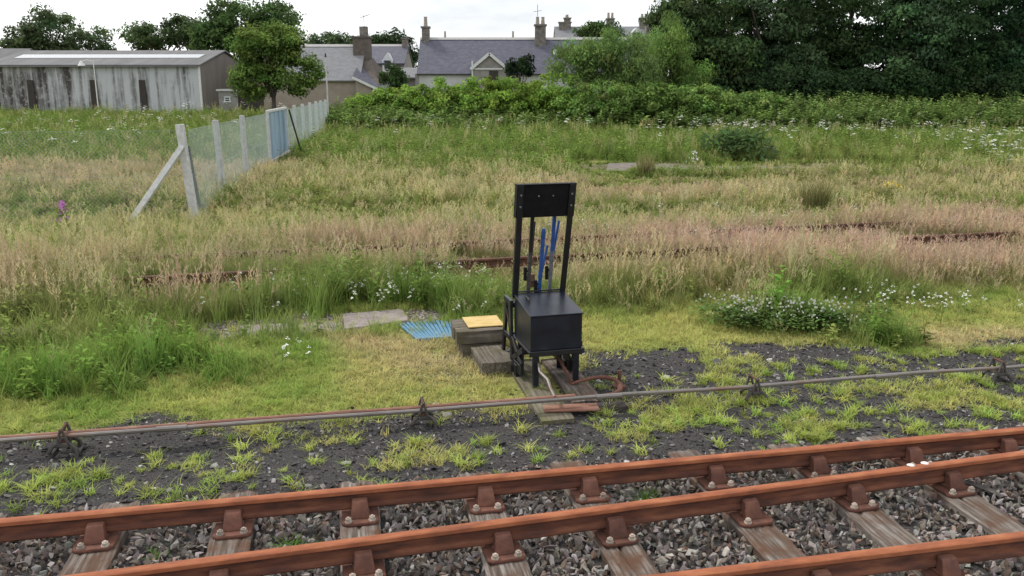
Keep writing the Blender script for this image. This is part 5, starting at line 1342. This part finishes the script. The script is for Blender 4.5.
n = 16000
x = RNG.uniform(-7, -.9, n); y = RNG.uniform(9.0, 11.2, n); k = RNG.random(n) < path_map(x, y); x, y = x[k], y[k]; n = len(x)
sz = RNG.uniform(.008, .026, n); ti = colvar(np.array([(.26, .23, .22), (.33, .30, .29), (.18, .155, .15)])[RNG.integers(0, 3, n)], n, .15, .03)
scatter('path_gravel', np.stack([x, y, terrain(x, y) + sz * .2], 1), STONES, RNG.integers(0, 8, n), np.stack([sz, sz, sz * .5], 1), ti, ti, 'pale grey stone chips along the overgrown path beside the thick slab', 'gravel', rot=RNG.uniform(0, 6.28, (n, 3)) * np.array([.05, .05, 1]))
# individual plants --------------------------------------------------------
def plant(name, label, cat, loc, parts):
    o = thing(name, label, cat, (loc[0], loc[1], tz(loc[0], loc[1])))
    for nm, build in parts: build(nm, o)
    return o
def leafy(n, h, r, L, W, col, seed):
    def f(nm, o):
        rng = np.random.default_rng(seed)
        P = np.stack([rng.normal(0, r, n), rng.normal(0, r, n), rng.random(n) ** .8 * h], 1); P[:, :2] *= (1.1 - .5 * P[:, 2:3] / h)
        d = rng.normal(size=(n, 3)); d[:, 2] = np.abs(d[:, 2]) * .6; d /= np.linalg.norm(d, axis=1)[:, None]; sd = np.cross(d, rng.normal(size=(n, 3))); sd /= np.linalg.norm(sd, axis=1)[:, None]
        LL = L * rng.uniform(.6, 1.3, (n, 1)); V = np.stack([P, P + d * LL * .5 + sd * W / 2, P + d * LL, P + d * LL * .5 - sd * W / 2], 1).reshape(-1, 3)
        new_obj(nm, mesh_np(nm, V, np.arange(n * 4).reshape(n, 4), M['leaf'], tint=np.repeat(colvar(col, n, .15, .05), 4, 0)), o)
    return f
def flower_spike(mat, z0, z1, r, n, seed, s_=.03):
    def f(nm, o):
        rng = random.Random(seed); m1 = MB()
        for _ in range(n):
            z_ = rng.uniform(z0, z1); rr = r * (1.1 - .8 * (z_ - z0) / (z1 - z0)); a = rng.uniform(0, 6.28); c_ = Vector((rr * math.cos(a), rr * math.sin(a), z_)); e = [c_ + Vector((rng.uniform(-s_, s_), rng.uniform(-s_, s_), rng.uniform(-s_, s_))) for _ in range(3)]
            m1.add(e, [(0, 1, 2)])
        m1.build(nm, mat, o)
    return f
def tussock(n, h, spread, lean, w, col, seed):
    def f(nm, o):
        rng = random.Random(seed); V, Q, G = [], [], []
        blades(V, Q, G, n, h, spread, lean, w, 4, rng)
        new_obj(nm, mesh_np(nm, np.array([tuple(v) for v in V]), np.array(Q), M['leaf'], tint=np.repeat(colvar(col, n, .18, .06), 10, 0)), o)
    return f
def stalk(h):
    def f(nm, o): m1 = MB(); m1.tube([(0, 0, -.05), (.02, 0, h * .5), (0, .02, h)], [.008, .007, .004], 5); m1.build(nm, M['bark'], o)
    return f
q = at(66, 238); plant('foxglove', 'tall pink flower spike standing in the grass near the fence strut', 'flower', q, [('leaves', leafy(60, .55, .10, .16, .04, GRN, 1)), ('stem', stalk(.80)), ('flower_head', flower_spike(M['petal_pink'], .36, .74, .085, 80, 2, .05))])
q = at(890, 205); plant('ragwort', 'single yellow flowered ragwort plant in the dry meadow', 'flower', q, [('leaves', leafy(60, .45, .12, .14, .04, OLV, 3)), ('stem', stalk(.5)), ('flower_head', flower_spike(M['petal_yellow'], .48, .62, .22, 46, 4, .028))])
q = at(735, 160); plant('dock_clump', 'wide dark leafy clump beside the short timber stump', 'plant', q, [('leaves', leafy(900, 1.05, .75, .34, .12, (.085, .14, .05), 5)), ('stem', stalk(.9))])
q = at(815, 212); plant('grass_clump', 'tall olive tussock of grass standing out in the dry meadow', 'plant', q, [('leaves', tussock(420, .85, .30, .55, .014, (.17, .175, .065), 6)), ('seed_stems', tussock(60, 1.1, .28, .3, .010, (.40, .34, .18), 66))])
q = at(645, 178); plant('grass_clump', 'small brownish tussock just in front of the broken paving slabs', 'plant', q, [('leaves', tussock(240, .75, .28, .6, .02, (.19, .19, .07), 7)), ('seed_stems', tussock(40, .9, .26, .3, .012, (.40, .33, .18), 77))])
q = at(692, 182); plant('cream_flower', 'pale cream flower head standing in front of the broken paving slabs', 'flower', q, [('stem', stalk(.75)), ('leaves', leafy(30, .4, .08, .14, .04, OLV, 8)), ('flower_head', flower_spike(M['petal'], .62, .95, .16, 40, 9, .05))])
